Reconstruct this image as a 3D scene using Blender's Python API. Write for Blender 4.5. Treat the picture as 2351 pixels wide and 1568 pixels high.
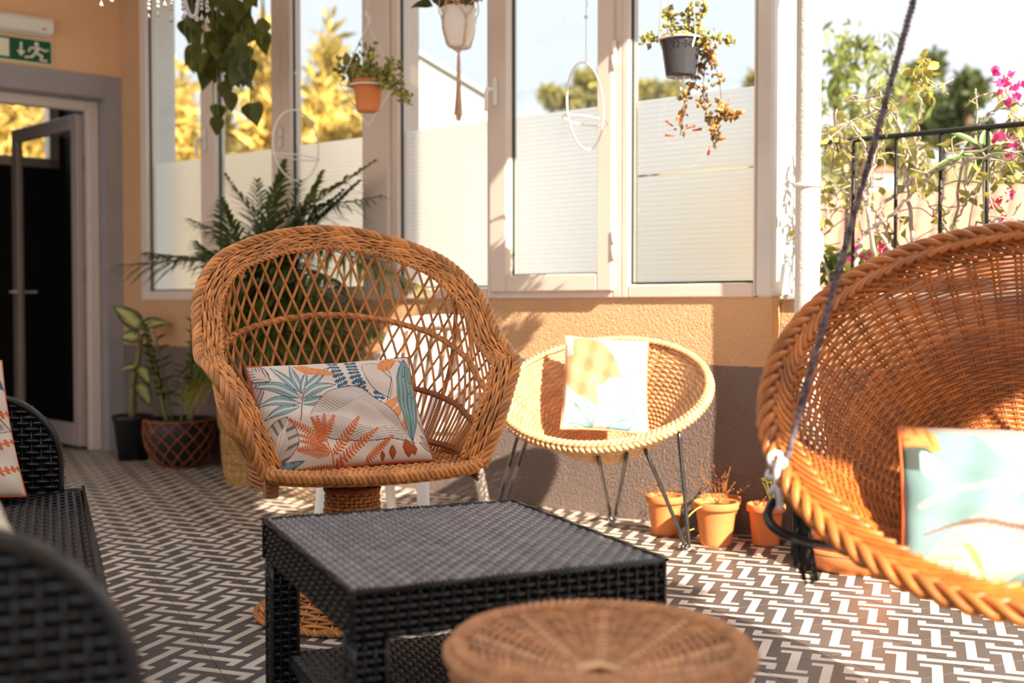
import bpy, math, random
import numpy as np
from mathutils import Vector, Matrix

random.seed(5)
rng = np.random.default_rng(11)
PI = math.pi
for o in list(bpy.data.objects):
    bpy.data.objects.remove(o)
scn = bpy.context.scene
COL = scn.collection

# ------------------------------------------------------------------ camera
IMW, IMH = 2351.0, 1568.0
FPX, CX, CY, HOR, EYE = 2640.0, 1175.5, 784.0, 704.0, 0.90
PITCH = math.atan((CY - HOR) / FPX)
cam = bpy.data.cameras.new('camera')
cam.sensor_width = 36.0
cam.lens = FPX * 36.0 / IMW
cam.clip_start = 0.05
cam.clip_end = 300
cam.dof.use_dof = True
cam.dof.focus_distance = 3.25
cam.dof.aperture_fstop = 2.1
camo = bpy.data.objects.new('camera', cam)
COL.objects.link(camo)
camo.location = (0, 0, EYE)
camo.rotation_euler = (PI / 2 - PITCH, 0, 0)
scn.camera = camo

# ------------------------------------------------------------------ frames of the place
U2 = np.array([-.782, .623, 0.0]); U2 /= np.linalg.norm(U2)      # along the window wall, away to the left
NW = np.array([-U2[1], U2[0], 0.0])                               # room side normal of the window wall
P0 = np.array([.279, 5.033, 0.0])
LW = np.array([.778, .629, 0.0]); LW /= np.linalg.norm(LW)        # along the door wall
NL = np.array([LW[1], -LW[0], 0.0])
CORNER = P0 + 3.47 * U2

# ------------------------------------------------------------------ light
w = bpy.data.worlds.new('world'); scn.world = w; w.use_nodes = True
nt = w.node_tree; nt.nodes.clear()
wo = nt.nodes.new('ShaderNodeOutputWorld'); bg = nt.nodes.new('ShaderNodeBackground')
tc = nt.nodes.new('ShaderNodeTexCoord'); sx = nt.nodes.new('ShaderNodeSeparateXYZ')
cr = nt.nodes.new('ShaderNodeValToRGB')
cr.color_ramp.elements[0].position = 0.0; cr.color_ramp.elements[0].color = (.37, .375, .385, 1)
cr.color_ramp.elements[1].position = 0.85; cr.color_ramp.elements[1].color = (.74, .82, .94, 1)
e = cr.color_ramp.elements.new(.28); e.color = (.385, .405, .44, 1)
nt.links.new(tc.outputs['Generated'], sx.inputs[0]); nt.links.new(sx.outputs['Z'], cr.inputs[0])
nt.links.new(cr.outputs[0], bg.inputs[0]); bg.inputs[1].default_value = .92
nt.links.new(bg.outputs[0], wo.inputs[0])
GRAZE, ELEV = math.radians(14), math.radians(34)
sh = -U2 * math.cos(GRAZE) + NW * math.sin(GRAZE)
SUN = sh * math.cos(ELEV) + np.array([0, 0, math.sin(ELEV)])
sl = bpy.data.lights.new('sun', 'SUN'); sl.energy = 5.6; sl.angle = math.radians(.55); sl.color = (1, .86, .68)
so = bpy.data.objects.new('sun', sl); COL.objects.link(so)
so.rotation_euler = Vector(SUN).to_track_quat('Z', 'Y').to_euler()
scn.view_settings.view_transform = 'Standard'
scn.view_settings.look = 'None'
scn.view_settings.gamma = 1
scn.view_settings.use_curve_mapping = False
scn.view_settings.exposure = 1.58

# ------------------------------------------------------------------ where things stand
def _ray(u, v):
    x = (u - CX) / FPX; z = -(v - CY) / FPX; c, s = math.cos(PITCH), math.sin(PITCH)
    return np.array([x, c + z * s, -s + z * c])
EYEP = np.array([0, 0, EYE])
def G(u, v, z=0.0):
    r = _ray(u, v); return EYEP + (z - EYE) / r[2] * r
def D(u, v, Y):
    r = _ray(u, v); return EYEP + Y / r[1] * r
def onp(u, v, P, n):
    r = _ray(u, v); return EYEP + np.dot(P - EYEP, n) / np.dot(r, n) * r
def SN(X):
    d = X - P0; return np.array([d @ -U2, d @ NW, X[2]])
def WN(u, v, n=0.0):
    return onp(u, v, P0 + n * NW, NW)
def W(s, n, z):
    return P0 - s * U2 + n * NW + np.array([0, 0, z])
def S_(u, v=500, n=0.0):
    return SN(WN(u, v, n))[0]
def L(t, m, z):
    return CORNER - t * LW + m * NL + np.array([0, 0, z])

# ------------------------------------------------------------------ materials
MATS = {}
def nodes_of(name):
    m = bpy.data.materials.new(name); m.use_nodes = True
    t = m.node_tree; return m, t, t.nodes['Principled BSDF']
def mat(name, col, rough=.6, var=.0, scale=25., bump=0., bscale=120., spec=.4, metal=0., island=0., objr=0., col2=None, trans=0., sheen=0.):
    if name in MATS: return MATS[name]
    m, t, b = nodes_of(name); N = t.nodes; Lk = t.links
    b.inputs['Roughness'].default_value = rough
    b.inputs['Metallic'].default_value = metal
    b.inputs['Specular IOR Level'].default_value = spec
    if sheen: b.inputs['Sheen Weight'].default_value = sheen
    c = np.array(col)
    co = N.new('ShaderNodeTexCoord')
    no = N.new('ShaderNodeTexNoise'); no.inputs['Scale'].default_value = scale; no.inputs['Detail'].default_value = 4
    Lk.new(co.outputs['Object'], no.inputs['Vector'])
    rp = N.new('ShaderNodeValToRGB')
    c2 = np.array(col2) if col2 is not None else c * (1 + var)
    rp.color_ramp.elements[0].position = .3; rp.color_ramp.elements[1].position = .7
    rp.color_ramp.elements[0].color = (*np.clip(c * (1 - var), 0, 1), 1)
    rp.color_ramp.elements[1].color = (*np.clip(c2, 0, 1), 1)
    Lk.new(no.outputs['Fac'], rp.inputs[0])
    out = rp.outputs[0]
    for amt, src in ((island, 'i'), (objr, 'o')):
        if amt:
            if src == 'i': g = N.new('ShaderNodeNewGeometry').outputs['Random Per Island']
            else: g = N.new('ShaderNodeObjectInfo').outputs['Random']
            mr = N.new('ShaderNodeMapRange'); mr.inputs['To Min'].default_value = 1 - amt; mr.inputs['To Max'].default_value = 1 + amt * .7
            Lk.new(g, mr.inputs['Value'])
            hs = N.new('ShaderNodeHueSaturation'); Lk.new(mr.outputs[0], hs.inputs['Value']); Lk.new(out, hs.inputs['Color'])
            out = hs.outputs[0]
    Lk.new(out, b.inputs['Base Color'])
    if bump:
        n2 = N.new('ShaderNodeTexNoise'); n2.inputs['Scale'].default_value = bscale; n2.inputs['Detail'].default_value = 5
        Lk.new(co.outputs['Object'], n2.inputs['Vector'])
        bp = N.new('ShaderNodeBump'); bp.inputs['Strength'].default_value = bump; bp.inputs['Distance'].default_value = .01
        Lk.new(n2.outputs['Fac'], bp.inputs['Height']); Lk.new(bp.outputs[0], b.inputs['Normal'])
    if trans:
        tr = N.new('ShaderNodeBsdfTranslucent'); Lk.new(out, tr.inputs['Color'])
        mx = N.new('ShaderNodeMixShader'); mx.inputs[0].default_value = trans
        Lk.new(b.outputs[0], mx.inputs[1]); Lk.new(tr.outputs[0], mx.inputs[2])
        Lk.new(mx.outputs[0], N['Material Output'].inputs['Surface'])
    MATS[name] = m
    return m
def mat_attr(name, rough=.7, bump=.15, trans=0., bscale=900.):
    """colour from a painted vertex colour layer called 'print' (flat printed cloth, leaf variegation)"""
    if name in MATS: return MATS[name]
    m, t, b = nodes_of(name); N = t.nodes; Lk = t.links
    a = N.new('ShaderNodeAttribute'); a.attribute_name = 'print'
    Lk.new(a.outputs['Color'], b.inputs['Base Color']); b.inputs['Roughness'].default_value = rough
    b.inputs['Specular IOR Level'].default_value = .25
    co = N.new('ShaderNodeTexCoord'); n2 = N.new('ShaderNodeTexNoise'); n2.inputs['Scale'].default_value = bscale
    Lk.new(co.outputs['Object'], n2.inputs['Vector'])
    bp = N.new('ShaderNodeBump'); bp.inputs['Strength'].default_value = bump; bp.inputs['Distance'].default_value = .002
    Lk.new(n2.outputs['Fac'], bp.inputs['Height']); Lk.new(bp.outputs[0], b.inputs['Normal'])
    if trans:
        tr = N.new('ShaderNodeBsdfTranslucent'); Lk.new(a.outputs['Color'], tr.inputs['Color'])
        mx = N.new('ShaderNodeMixShader'); mx.inputs[0].default_value = trans
        Lk.new(b.outputs[0], mx.inputs[1]); Lk.new(tr.outputs[0], mx.inputs[2]); Lk.new(mx.outputs[0], N['Material Output'].inputs['Surface'])
    MATS[name] = m
    return m

# ------------------------------------------------------------------ mesh building
def nrm(v):
    v = np.asarray(v, float); return v / np.maximum(np.linalg.norm(v, axis=-1, keepdims=True), 1e-9)
class MB:
    def __init__(s): s.v = []; s.q = []; s.t = []; s.n = 0; s.uv = None; s.c = []
    def add(s, v, q=None, t=None, col=None):
        v = np.asarray(v, float).reshape(-1, 3)
        if q is not None and len(q): s.q.append(np.asarray(q, int).reshape(-1, 4) + s.n)
        if t is not None and len(t): s.t.append(np.asarray(t, int).reshape(-1, 3) + s.n)
        s.v.append(v); s.n += len(v)
        s.c.append(np.tile(np.array([1, 1, 1.]), (len(v), 1)) if col is None else np.broadcast_to(np.asarray(col, float), (len(v), 3)))
        return s
    def tubes(s, P, r, k=6, closed=False, ref=None, fn=1., fb=1., cap=True):
        """P (M,N,3) many tubes at once"""
        P = np.asarray(P, float)
        if P.ndim == 2: P = P[None]
        M_, N_, _ = P.shape
        if closed: T = np.roll(P, -1, 1) - np.roll(P, 1, 1)
        else: T = np.gradient(P, axis=1)
        T = nrm(T)
        if ref is None:
            ax = np.abs(T).max(axis=1)                      # (M,3)
            R = np.eye(3)[np.argmin(ax, axis=1)][:, None, :] * np.ones((M_, N_, 1))
        else: R = np.broadcast_to(np.asarray(ref, float), P.shape)
        A = nrm(R - (R * T).sum(-1, keepdims=True) * T); B = np.cross(T, A)
        rr = np.broadcast_to(np.asarray(r, float), (M_, N_))[..., None, None]
        a = np.arange(k) * 2 * PI / k
        V = P[:, :, None] + rr * (np.cos(a)[:, None] * A[:, :, None] * fn + np.sin(a)[:, None] * B[:, :, None] * fb)
        idx = np.arange(M_ * N_ * k).reshape(M_, N_, k)
        i0 = idx if closed else idx[:, :-1]; i1 = np.roll(idx, -1, 1) if closed else idx[:, 1:]
        Q = np.stack([i0, np.roll(i0, -1, 2), np.roll(i1, -1, 2), i1], -1).reshape(-1, 4)
        t = None
        if cap and not closed:
            tl = []
            for j in range(1, k - 1):
                tl.append(np.stack([idx[:, 0, 0], idx[:, 0, j + 1], idx[:, 0, j]], -1)); tl.append(np.stack([idx[:, -1, 0], idx[:, -1, j], idx[:, -1, j + 1]], -1))
            t = np.concatenate(tl)
        return s.add(V, Q, t)
    def tube(s, pts, r, k=6, **kw): return s.tubes(np.asarray(pts, float)[None], r, k, **kw)
    def box(s, lo, hi, f=None, flip=False):
        lo = np.array(lo, float); hi = np.array(hi, float)
        c = np.array([[x, y, z] for z in (0, 1) for y in (0, 1) for x in (0, 1)], float) * (hi - lo) + lo
        if f is not None: c = np.array([f(*p) for p in c])
        q = np.array([[0, 2, 3, 1], [4, 5, 7, 6], [0, 1, 5, 4], [2, 6, 7, 3], [0, 4, 6, 2], [1, 3, 7, 5]])
        return s.add(c, q[:, ::-1] if flip else q)
    def rbox(s, lo, hi, bv=.004, f=None, flip=False):
        """box with chamfered edges"""
        lo = np.array(lo, float); hi = np.array(hi, float); b = min(bv, *(0.45 * (hi - lo)))
        V = []; id_ = {}
        for sx_ in (0, 1):
            for sy_ in (0, 1):
                for sz_ in (0, 1):
                    c = [(lo, hi)[q][i] for i, q in enumerate((sx_, sy_, sz_))]; d = [b if q == 0 else -b for q in (sx_, sy_, sz_)]
                    for a in range(3):
                        p = [c[i] + (0 if i == a else d[i]) for i in range(3)]
                        id_[(sx_, sy_, sz_, a)] = len(V); V.append(p)
        Q = []; T = []
        for a in range(3):
            i, j = [x for x in range(3) if x != a]
            for sd in (0, 1):
                def k(p, q):
                    z = [0, 0, 0]; z[a] = sd; z[i] = p; z[j] = q; return id_[(*z, a)]
                f4 = [k(0, 0), k(1, 0), k(1, 1), k(0, 1)]
                flip = (sd == 0) ^ (a == 1)
                Q.append(f4[::-1] if flip else f4)
        for a in range(3):
            i, j = [x for x in range(3) if x != a]
            for p in (0, 1):
                for q in (0, 1):
                    z0 = [0, 0, 0]; z1 = [0, 0, 0]; z0[i] = z1[i] = p; z0[j] = z1[j] = q; z1[a] = 1
                    Q.append([id_[(*z0, i)], id_[(*z1, i)], id_[(*z1, j)], id_[(*z0, j)]])
        for c in [(x, y, z) for x in (0, 1) for y in (0, 1) for z in (0, 1)]: T.append([id_[(*c, a)] for a in range(3)])
        V = np.array(V); Q = np.array(Q); T = np.array(T); C0 = (lo + hi) / 2
        def orient(F):
            a_, b_, c_ = V[F[:, 0]], V[F[:, 1]], V[F[:, 2]]
            out = (np.cross(b_ - a_, c_ - a_) * (V[F].mean(1) - C0)).sum(1) > 0
            if flip: out = ~out
            F = F.copy(); F[~out] = F[~out][:, ::-1]; return F
        Q = orient(Q); T = orient(T)
        if f is not None: V = np.array([f(*p) for p in V])
        return s.add(V, Q, T)
    def lathe(s, prof, seg=32, c=(0, 0, 0), caps=False):
        prof = np.array(prof, float); n = len(prof); a = np.arange(seg) * 2 * PI / seg
        V = np.stack([np.outer(prof[:, 0], np.cos(a)), np.outer(prof[:, 0], np.sin(a)), np.repeat(prof[:, 1:2], seg, 1)], -1) + np.array(c)
        idx = np.arange(n * seg).reshape(n, seg); i0 = idx[:-1]; i1 = idx[1:]
        return s.add(V, np.stack([i0, np.roll(i0, -1, 1), np.roll(i1, -1, 1), i1], -1).reshape(-1, 4))
    def sphere(s, c, r, seg=8, rings=6):
        th = np.linspace(0, PI, rings + 1)
        r = np.broadcast_to(np.asarray(r, float), (3,))
        a = np.arange(seg) * 2 * PI / seg
        V = np.stack([np.outer(np.sin(th), np.cos(a)) * r[0], np.outer(np.sin(th), np.sin(a)) * r[1], np.repeat(np.cos(th)[:, None], seg, 1) * r[2]], -1) + np.array(c)
        idx = np.arange((rings + 1) * seg).reshape(rings + 1, seg); i0 = idx[:-1]; i1 = idx[1:]
        return s.add(V, np.stack([i0, i1, np.roll(i1, -1, 1), np.roll(i0, -1, 1)], -1).reshape(-1, 4))
    def grid(s, P, col=None, flip=False):
        P = np.asarray(P, float); n, m, _ = P.shape; idx = np.arange(n * m).reshape(n, m)
        q = np.stack([idx[:-1, :-1], idx[1:, :-1], idx[1:, 1:], idx[:-1, 1:]], -1).reshape(-1, 4)
        if flip: q = q[:, ::-1]
        return s.add(P, q, col=None if col is None else np.asarray(col).reshape(-1, 3))
    def prism(s, poly, f, t0, t1):
        """polygon (N,2) extruded from t0 to t1 through f(x, y, t)"""
        n = len(poly); V = [f(x, y, t) for t in (t0, t1) for x, y in poly]
        Q = [[i, (i + 1) % n, n + (i + 1) % n, n + i] for i in range(n)]
        V += [f(*np.mean(poly, 0), t0), f(*np.mean(poly, 0), t1)]
        T = [[2 * n, (i + 1) % n, i] for i in range(n)] + [[2 * n + 1, n + i, n + (i + 1) % n] for i in range(n)]
        return s.add(V, Q, T)
    def data(s, name, smooth=True, origin=None, color=False):
        V = np.concatenate(s.v); 
        if origin is not None: V = V - np.asarray(origin, float)
        Q = np.concatenate(s.q) if s.q else np.zeros((0, 4), int); T = np.concatenate(s.t) if s.t else np.zeros((0, 3), int)
        me = bpy.data.meshes.new(name)
        me.vertices.add(len(V)); me.vertices.foreach_set('co', V.astype(np.float32).ravel())
        me.loops.add(Q.size + T.size); me.loops.foreach_set('vertex_index', np.concatenate([Q.ravel(), T.ravel()]).astype(np.int32))
        me.polygons.add(len(Q) + len(T))
        st = np.concatenate([np.arange(len(Q)) * 4, Q.size + np.arange(len(T)) * 3]).astype(np.int32)
        me.polygons.foreach_set('loop_start', st)
        me.polygons.foreach_set('loop_total', np.concatenate([np.full(len(Q), 4), np.full(len(T), 3)]).astype(np.int32))
        me.polygons.foreach_set('use_smooth', np.full(len(Q) + len(T), smooth))
        if color:
            ca = me.color_attributes.new('print', 'FLOAT_COLOR', 'POINT')
            c = np.concatenate(s.c); ca.data.foreach_set('color', np.concatenate([c, np.ones((len(c), 1))], 1).astype(np.float32).ravel())
        me.update(calc_edges=True); me.validate()
        return me
    def build(s, name, m, parent=None, smooth=True, origin=None, color=False):
        me = s.data(name, smooth, origin, color); me.materials.append(m)
        return link(name, me, parent)
def link(name, me, parent=None):
    o = bpy.data.objects.new(name, me); COL.objects.link(o)
    if parent is not None: o.parent = parent
    return o
def tag(o, label=None, cat=None, group=None, kind=None):
    if label: o['label'] = label
    if cat: o['category'] = cat
    if group: o['group'] = group
    if kind: o['kind'] = kind
    return o
def thing(name, label, cat, loc=(0, 0, 0), rz=0., group=None):
    o = bpy.data.objects.new(name, None); COL.objects.link(o); o.empty_display_size = .1
    o.location = tuple(loc); o.rotation_euler = (0, 0, rz)
    return tag(o, label, cat, group)
def struct(o): o['kind'] = 'structure'; return o
def crom(pts, n=12, closed=False):
    """Catmull-Rom through the points"""
    p = np.asarray(pts, float)
    if closed: p = np.concatenate([p[-1:], p, p[:2]])
    else: p = np.concatenate([2 * p[:1] - p[1:2], p, 2 * p[-1:] - p[-2:-1]])
    out = []
    t = np.linspace(0, 1, n, endpoint=False)[:, None]
    for i in range(1, len(p) - 2):
        a, b, c, d = p[i - 1:i + 3]
        out.append(.5 * (2 * b + (c - a) * t + (2 * a - 5 * b + 4 * c - d) * t ** 2 + (3 * b - a - 3 * c + d) * t ** 3))
    if not closed: out.append(p[-2:-1])
    return np.concatenate(out)
def resample(P, n, closed=False):
    P = np.asarray(P, float)
    if closed: P = np.concatenate([P, P[:1]])
    d = np.concatenate([[0], np.cumsum(np.linalg.norm(np.diff(P, axis=0), axis=1))])
    x = np.linspace(0, d[-1], n, endpoint=not closed)
    return np.stack([np.interp(x, d, P[:, i]) for i in range(3)], 1)
def basis(nv, up=(0, 0, 1)):
    nv = nrm(nv); a = nrm(np.cross(up, nv)); b = np.cross(nv, a); return a, b, nv
def weave(mb, S, K, rows, r, amp, closed=True, spk=4, k=5, fb=1., u0=0., u1=1., stakes=True, rs=None, flat=1., pair=0.):
    """weavers along u wave over and under K stakes that run along v; S(u, v) -> points"""
    rows = np.asarray(rows, float)
    nn = K * spk + (0 if closed else 1)
    u = np.linspace(u0, u1, nn, endpoint=not closed)
    UU, VV = np.meshgrid(u, rows)
    e = 1e-3
    P = S(UU, VV); Nn = nrm(np.cross(S(UU + e, VV) - P, S(UU, VV + e) - P))
    ph = (UU - u0) / (u1 - u0) * K * PI + np.arange(len(rows))[:, None] * PI
    P = P + Nn * (amp * np.cos(ph))[..., None]
    mb.tubes(P, r, k, closed=closed, ref=Nn, fn=flat, fb=fb)
    if stakes:
        us = u0 + (u1 - u0) * np.arange(K + (0 if closed else 1)) / K
        offs = (-pair, pair) if pair else (0,)
        for of in offs:
            VV2, UU2 = np.meshgrid(np.linspace(rows.min(), rows.max(), 24), us + of)
            mb.tubes(S(UU2, VV2), rs or r * 1.1, 5)
def helix_braid(mb, C, r, R, turns, ns=3, k=6, closed=True, squash=1., ref=(0, 0, 1)):
    """ns strands twisting round the curve C"""
    C = np.asarray(C, float); N_ = len(C)
    T = nrm(np.roll(C, -1, 0) - np.roll(C, 1, 0)) if closed else nrm(np.gradient(C, axis=0))
    A = nrm(np.asarray(ref, float) - (np.asarray(ref, float) * T).sum(-1, keepdims=True) * T); B = np.cross(T, A)
    t = np.arange(N_) / (N_ if closed else N_ - 1)
    for i in range(ns):
        ph = (2 * PI * (turns * t + i / ns))[:, None]
        mb.tube(C + R * (np.cos(ph) * A * squash + np.sin(ph) * B), r, k, closed=closed, cap=True)
def plait(mb, C, r, wdt, n_w, ns=4, closed=True, ref=None, k=6, depth=.6):
    """flat plait: strands swing from side to side and over each other"""
    C = np.asarray(C, float); N_ = len(C)
    T = nrm(np.roll(C, -1, 0) - np.roll(C, 1, 0)) if closed else nrm(np.gradient(C, axis=0))
    A = nrm(ref - (ref * T).sum(-1, keepdims=True) * T); B = np.cross(T, A)
    t = np.arange(N_) / (N_ if closed else N_ - 1)
    for i in range(ns):
        ph = (2 * PI * (n_w * t + i / ns))[:, None]
        mb.tube(C + wdt * np.sin(ph) * B + depth * wdt * np.sin(2 * ph + .6) * A, r, k, closed=closed)

# ================================================================== STRUCTURE
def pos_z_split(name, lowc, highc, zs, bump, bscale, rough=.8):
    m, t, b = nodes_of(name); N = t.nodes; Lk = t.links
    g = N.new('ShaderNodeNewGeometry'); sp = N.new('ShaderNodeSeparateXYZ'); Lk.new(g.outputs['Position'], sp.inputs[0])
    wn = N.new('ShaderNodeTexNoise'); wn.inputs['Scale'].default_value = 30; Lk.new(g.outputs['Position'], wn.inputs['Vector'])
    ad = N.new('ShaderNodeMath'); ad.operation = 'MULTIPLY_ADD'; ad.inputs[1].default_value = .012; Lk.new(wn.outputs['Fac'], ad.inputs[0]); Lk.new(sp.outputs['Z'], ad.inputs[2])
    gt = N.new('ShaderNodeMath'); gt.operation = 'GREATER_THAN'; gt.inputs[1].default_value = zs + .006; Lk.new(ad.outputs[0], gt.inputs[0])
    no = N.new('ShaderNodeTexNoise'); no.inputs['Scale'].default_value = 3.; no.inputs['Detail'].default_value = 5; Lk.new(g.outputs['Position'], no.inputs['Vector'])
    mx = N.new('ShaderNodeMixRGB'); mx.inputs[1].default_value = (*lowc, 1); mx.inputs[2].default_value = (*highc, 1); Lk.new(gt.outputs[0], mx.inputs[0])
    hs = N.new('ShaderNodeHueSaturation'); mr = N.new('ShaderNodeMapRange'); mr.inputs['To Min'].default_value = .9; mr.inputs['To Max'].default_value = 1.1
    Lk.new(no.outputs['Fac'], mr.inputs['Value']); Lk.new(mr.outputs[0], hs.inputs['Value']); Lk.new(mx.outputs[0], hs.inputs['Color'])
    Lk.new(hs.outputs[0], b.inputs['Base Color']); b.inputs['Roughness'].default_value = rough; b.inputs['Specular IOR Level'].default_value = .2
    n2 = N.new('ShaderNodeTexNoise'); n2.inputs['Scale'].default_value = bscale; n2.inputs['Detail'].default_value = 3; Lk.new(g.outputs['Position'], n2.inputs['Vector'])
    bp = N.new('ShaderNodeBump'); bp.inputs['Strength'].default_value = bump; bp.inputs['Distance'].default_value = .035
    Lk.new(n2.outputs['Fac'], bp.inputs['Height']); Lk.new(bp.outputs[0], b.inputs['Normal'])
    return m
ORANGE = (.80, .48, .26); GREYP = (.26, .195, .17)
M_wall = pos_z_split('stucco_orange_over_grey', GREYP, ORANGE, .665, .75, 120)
M_wallL = pos_z_split('plaster_orange', ORANGE, ORANGE, .5, .06, 40)
M_grey = mat('grey_paint', (.33, .295, .29), .75, .08, 4, .05, 40)
M_white = mat('white_upvc', (.70, .585, .50), .35, .02, 5)
M_whitepl = mat('white_plaster', (.66, .63, .59), .85, .04, 6, .35, 90)
M_ceil = mat('ceiling_white', (.72, .67, .60), .9, .03, 4)
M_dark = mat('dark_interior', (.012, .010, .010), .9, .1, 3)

# floor -------------------------------------------------------------
FS = .0855
A_DIR = np.array([math.sin(math.radians(-70.4)), math.cos(math.radians(-70.4)), 0]); B_DIR = np.array([-A_DIR[1], A_DIR[0], 0]) * -1
A0, B0 = .2535, 3.436
def tile_material():
    m, t, b = nodes_of('cement_tile_meander'); N = t.nodes; Lk = t.links
    def mth(op, a, bb=None, c=None):
        n_ = N.new('ShaderNodeMath'); n_.operation = op
        for i, x in enumerate((a, bb, c)):
            if x is None: continue
            if isinstance(x, (int, float)): n_.inputs[i].default_value = x
            else: Lk.new(x, n_.inputs[i])
        return n_.outputs[0]
    g = N.new('ShaderNodeNewGeometry')
    def dot(v):
        n_ = N.new('ShaderNodeVectorMath'); n_.operation = 'DOT_PRODUCT'; n_.inputs[1].default_value = tuple(v); Lk.new(g.outputs['Position'], n_.inputs[0]); return n_.outputs['Value']
    a = mth('DIVIDE', mth('SUBTRACT', dot(A_DIR), A0), FS); bb = mth('DIVIDE', mth('SUBTRACT', dot(B_DIR), B0), FS)
    white = None
    for swap, (oa, ob) in ((0, (0, 0)), (1, (.5, -1.5))):
        x = mth('SUBTRACT', a, oa); y = mth('SUBTRACT', bb, ob)
        p = mth('MULTIPLY', mth('ADD', x, y), .5); q = mth('MULTIPLY', mth('SUBTRACT', x, y), .25)
        p = mth('SUBTRACT', p, mth('ROUND', p)); q = mth('SUBTRACT', q, mth('ROUND', q))
        x0 = mth('MULTIPLY_ADD', q, 2., p); y0 = mth('MULTIPLY_ADD', q, -2., p)
        if swap: x0, y0 = y0, x0
        for k in (-1, 0, 1):
            xk = mth('ADD', x0, k); yk = mth('ADD', y0, k)
            xs = mth('ABSOLUTE', xk); ys = mth('MULTIPLY', yk, mth('SIGN', xk))
            bar = mth('LESS_THAN', mth('ABSOLUTE', yk), .145)
            tick = mth('MULTIPLY', mth('GREATER_THAN', xs, .79), mth('LESS_THAN', mth('ABSOLUTE', mth('SUBTRACT', ys, .238)), .238))
            z = mth('MULTIPLY', mth('LESS_THAN', xs, 1.053), mth('MAXIMUM', bar, tick))
            white = z if white is None else mth('MAXIMUM', white, z)
    no = N.new('ShaderNodeTexNoise'); no.inputs['Scale'].default_value = 6; no.inputs['Detail'].default_value = 6; Lk.new(g.outputs['Position'], no.inputs['Vector'])
    oi = N.new('ShaderNodeObjectInfo')
    mx = N.new('ShaderNodeMixRGB'); mx.inputs[1].default_value = (.088, .072, .063, 1); mx.inputs[2].default_value = (.66, .57, .47, 1); Lk.new(white, mx.inputs[0])
    hs = N.new('ShaderNodeHueSaturation')
    mr = N.new('ShaderNodeMapRange'); mr.inputs['To Min'].default_value = .7; mr.inputs['To Max'].default_value = 1.25; Lk.new(no.outputs['Fac'], mr.inputs['Value'])
    m2 = N.new('ShaderNodeMapRange'); m2.inputs['To Min'].default_value = .93; m2.inputs['To Max'].default_value = 1.07; Lk.new(oi.outputs['Random'], m2.inputs['Value'])
    Lk.new(mth('MULTIPLY', mr.outputs[0], m2.outputs[0]), hs.inputs['Value']); Lk.new(mx.outputs[0], hs.inputs['Color'])
    Lk.new(hs.outputs[0], b.inputs['Base Color']); b.inputs['Roughness'].default_value = .38; b.inputs['Specular IOR Level'].default_value = .45
    r2 = N.new('ShaderNodeMapRange'); r2.inputs['To Min'].default_value = .30; r2.inputs['To Max'].default_value = .5; Lk.new(no.outputs['Fac'], r2.inputs['Value']); Lk.new(r2.outputs[0], b.inputs['Roughness'])
    return m
M_tile = tile_material()
M_grout = mat('grout', (.05, .04, .035), .9)
fb_ = MB().box((-3.6, -1.5, -.16), (4.8, 8.0, -.006))
floor = struct(fb_.build('floor', M_grout, smooth=False))
side = 2 * math.sqrt(2) * FS
tb = MB().rbox((-side / 2 + .0007, -side / 2 + .0007, -.012), (side / 2 - .0007, side / 2 - .0007, 0), .0012)
tile_me = tb.data('tile', smooth=False); tile_me.materials.append(M_tile)
ang = math.atan2((A_DIR + B_DIR)[1], (A_DIR + B_DIR)[0])
cands = []
for i in range(-40, 60):
    for j in range(-40, 60):
        if (i + j) % 2: continue
        a = A0 + .5 * FS + (i + j) * FS + 2 * FS * 0 + 2 * FS * (1) + 0; 
        # corner lattice (2s,2s),(2s,-2s) from A-centre+(s/2,s/2); tile centre half way
        a = A0 - .5 * FS + 2 * FS * i; b_ = B0 - .5 * FS + 2 * FS * j + 2 * FS
        c = A_DIR * a + B_DIR * b_
        sn = SN(c); dl = (c - CORNER) @ NL
        if sn[1] < -.17 or dl < -.35 or c[1] < -1.2 or c[0] > 4.6 or c[0] < -3.3: continue
        u_ = CX + FPX * c[0] / max(c[1], .05); v_ = HOR + FPX * EYE / max(c[1], .05)
        vis = c[1] > 2.4 and -130 < u_ < IMW + 150 and v_ < 1720
        cands.append((c[1] if vis else 99, c))
cands.sort(key=lambda q: q[0])
rest = MB()
for k, (d, c) in enumerate(cands):
    if k < 300 and d < 50:
        o = link('tile', tile_me, floor); o.location = tuple(c); o.rotation_euler = (0, 0, ang)
    else:
        V = np.concatenate(tb.v); ca, sa = math.cos(ang), math.sin(ang)
        V = np.stack([V[:, 0] * ca - V[:, 1] * sa, V[:, 0] * sa + V[:, 1] * ca, V[:, 2]], 1) + c
        rest.add(V, np.concatenate(tb.q), np.concatenate(tb.t))
if rest.v: tag(rest.build('tile_field', M_tile, floor, smooth=False), kind='stuff')

# window wall -------------------------------------------------------
CEILZ = 2.95
def wb(mb, s0, s1, n0, n1, z0, z1, bv=0):
    lo = (min(s0, s1), min(n0, n1), z0); hi = (max(s0, s1), max(n0, n1), z1)
    return mb.rbox(lo, hi, bv, f=W, flip=True) if bv else mb.box(lo, hi, f=W, flip=True)
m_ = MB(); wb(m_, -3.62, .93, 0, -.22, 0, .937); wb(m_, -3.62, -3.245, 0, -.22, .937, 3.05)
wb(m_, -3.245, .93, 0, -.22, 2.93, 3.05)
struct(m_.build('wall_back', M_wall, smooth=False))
m_ = MB(); wb(m_, -3.252, -3.236, -.075, -.235, .937, 2.93); struct(m_.build('trim_6', M_whitepl, smooth=False))
# white end pillar of the window wall
m_ = MB(); wb(m_, .862, .935, .012, -.225, .937, 2.95, .01); struct(m_.build('trim_1', M_whitepl, smooth=False))
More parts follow.
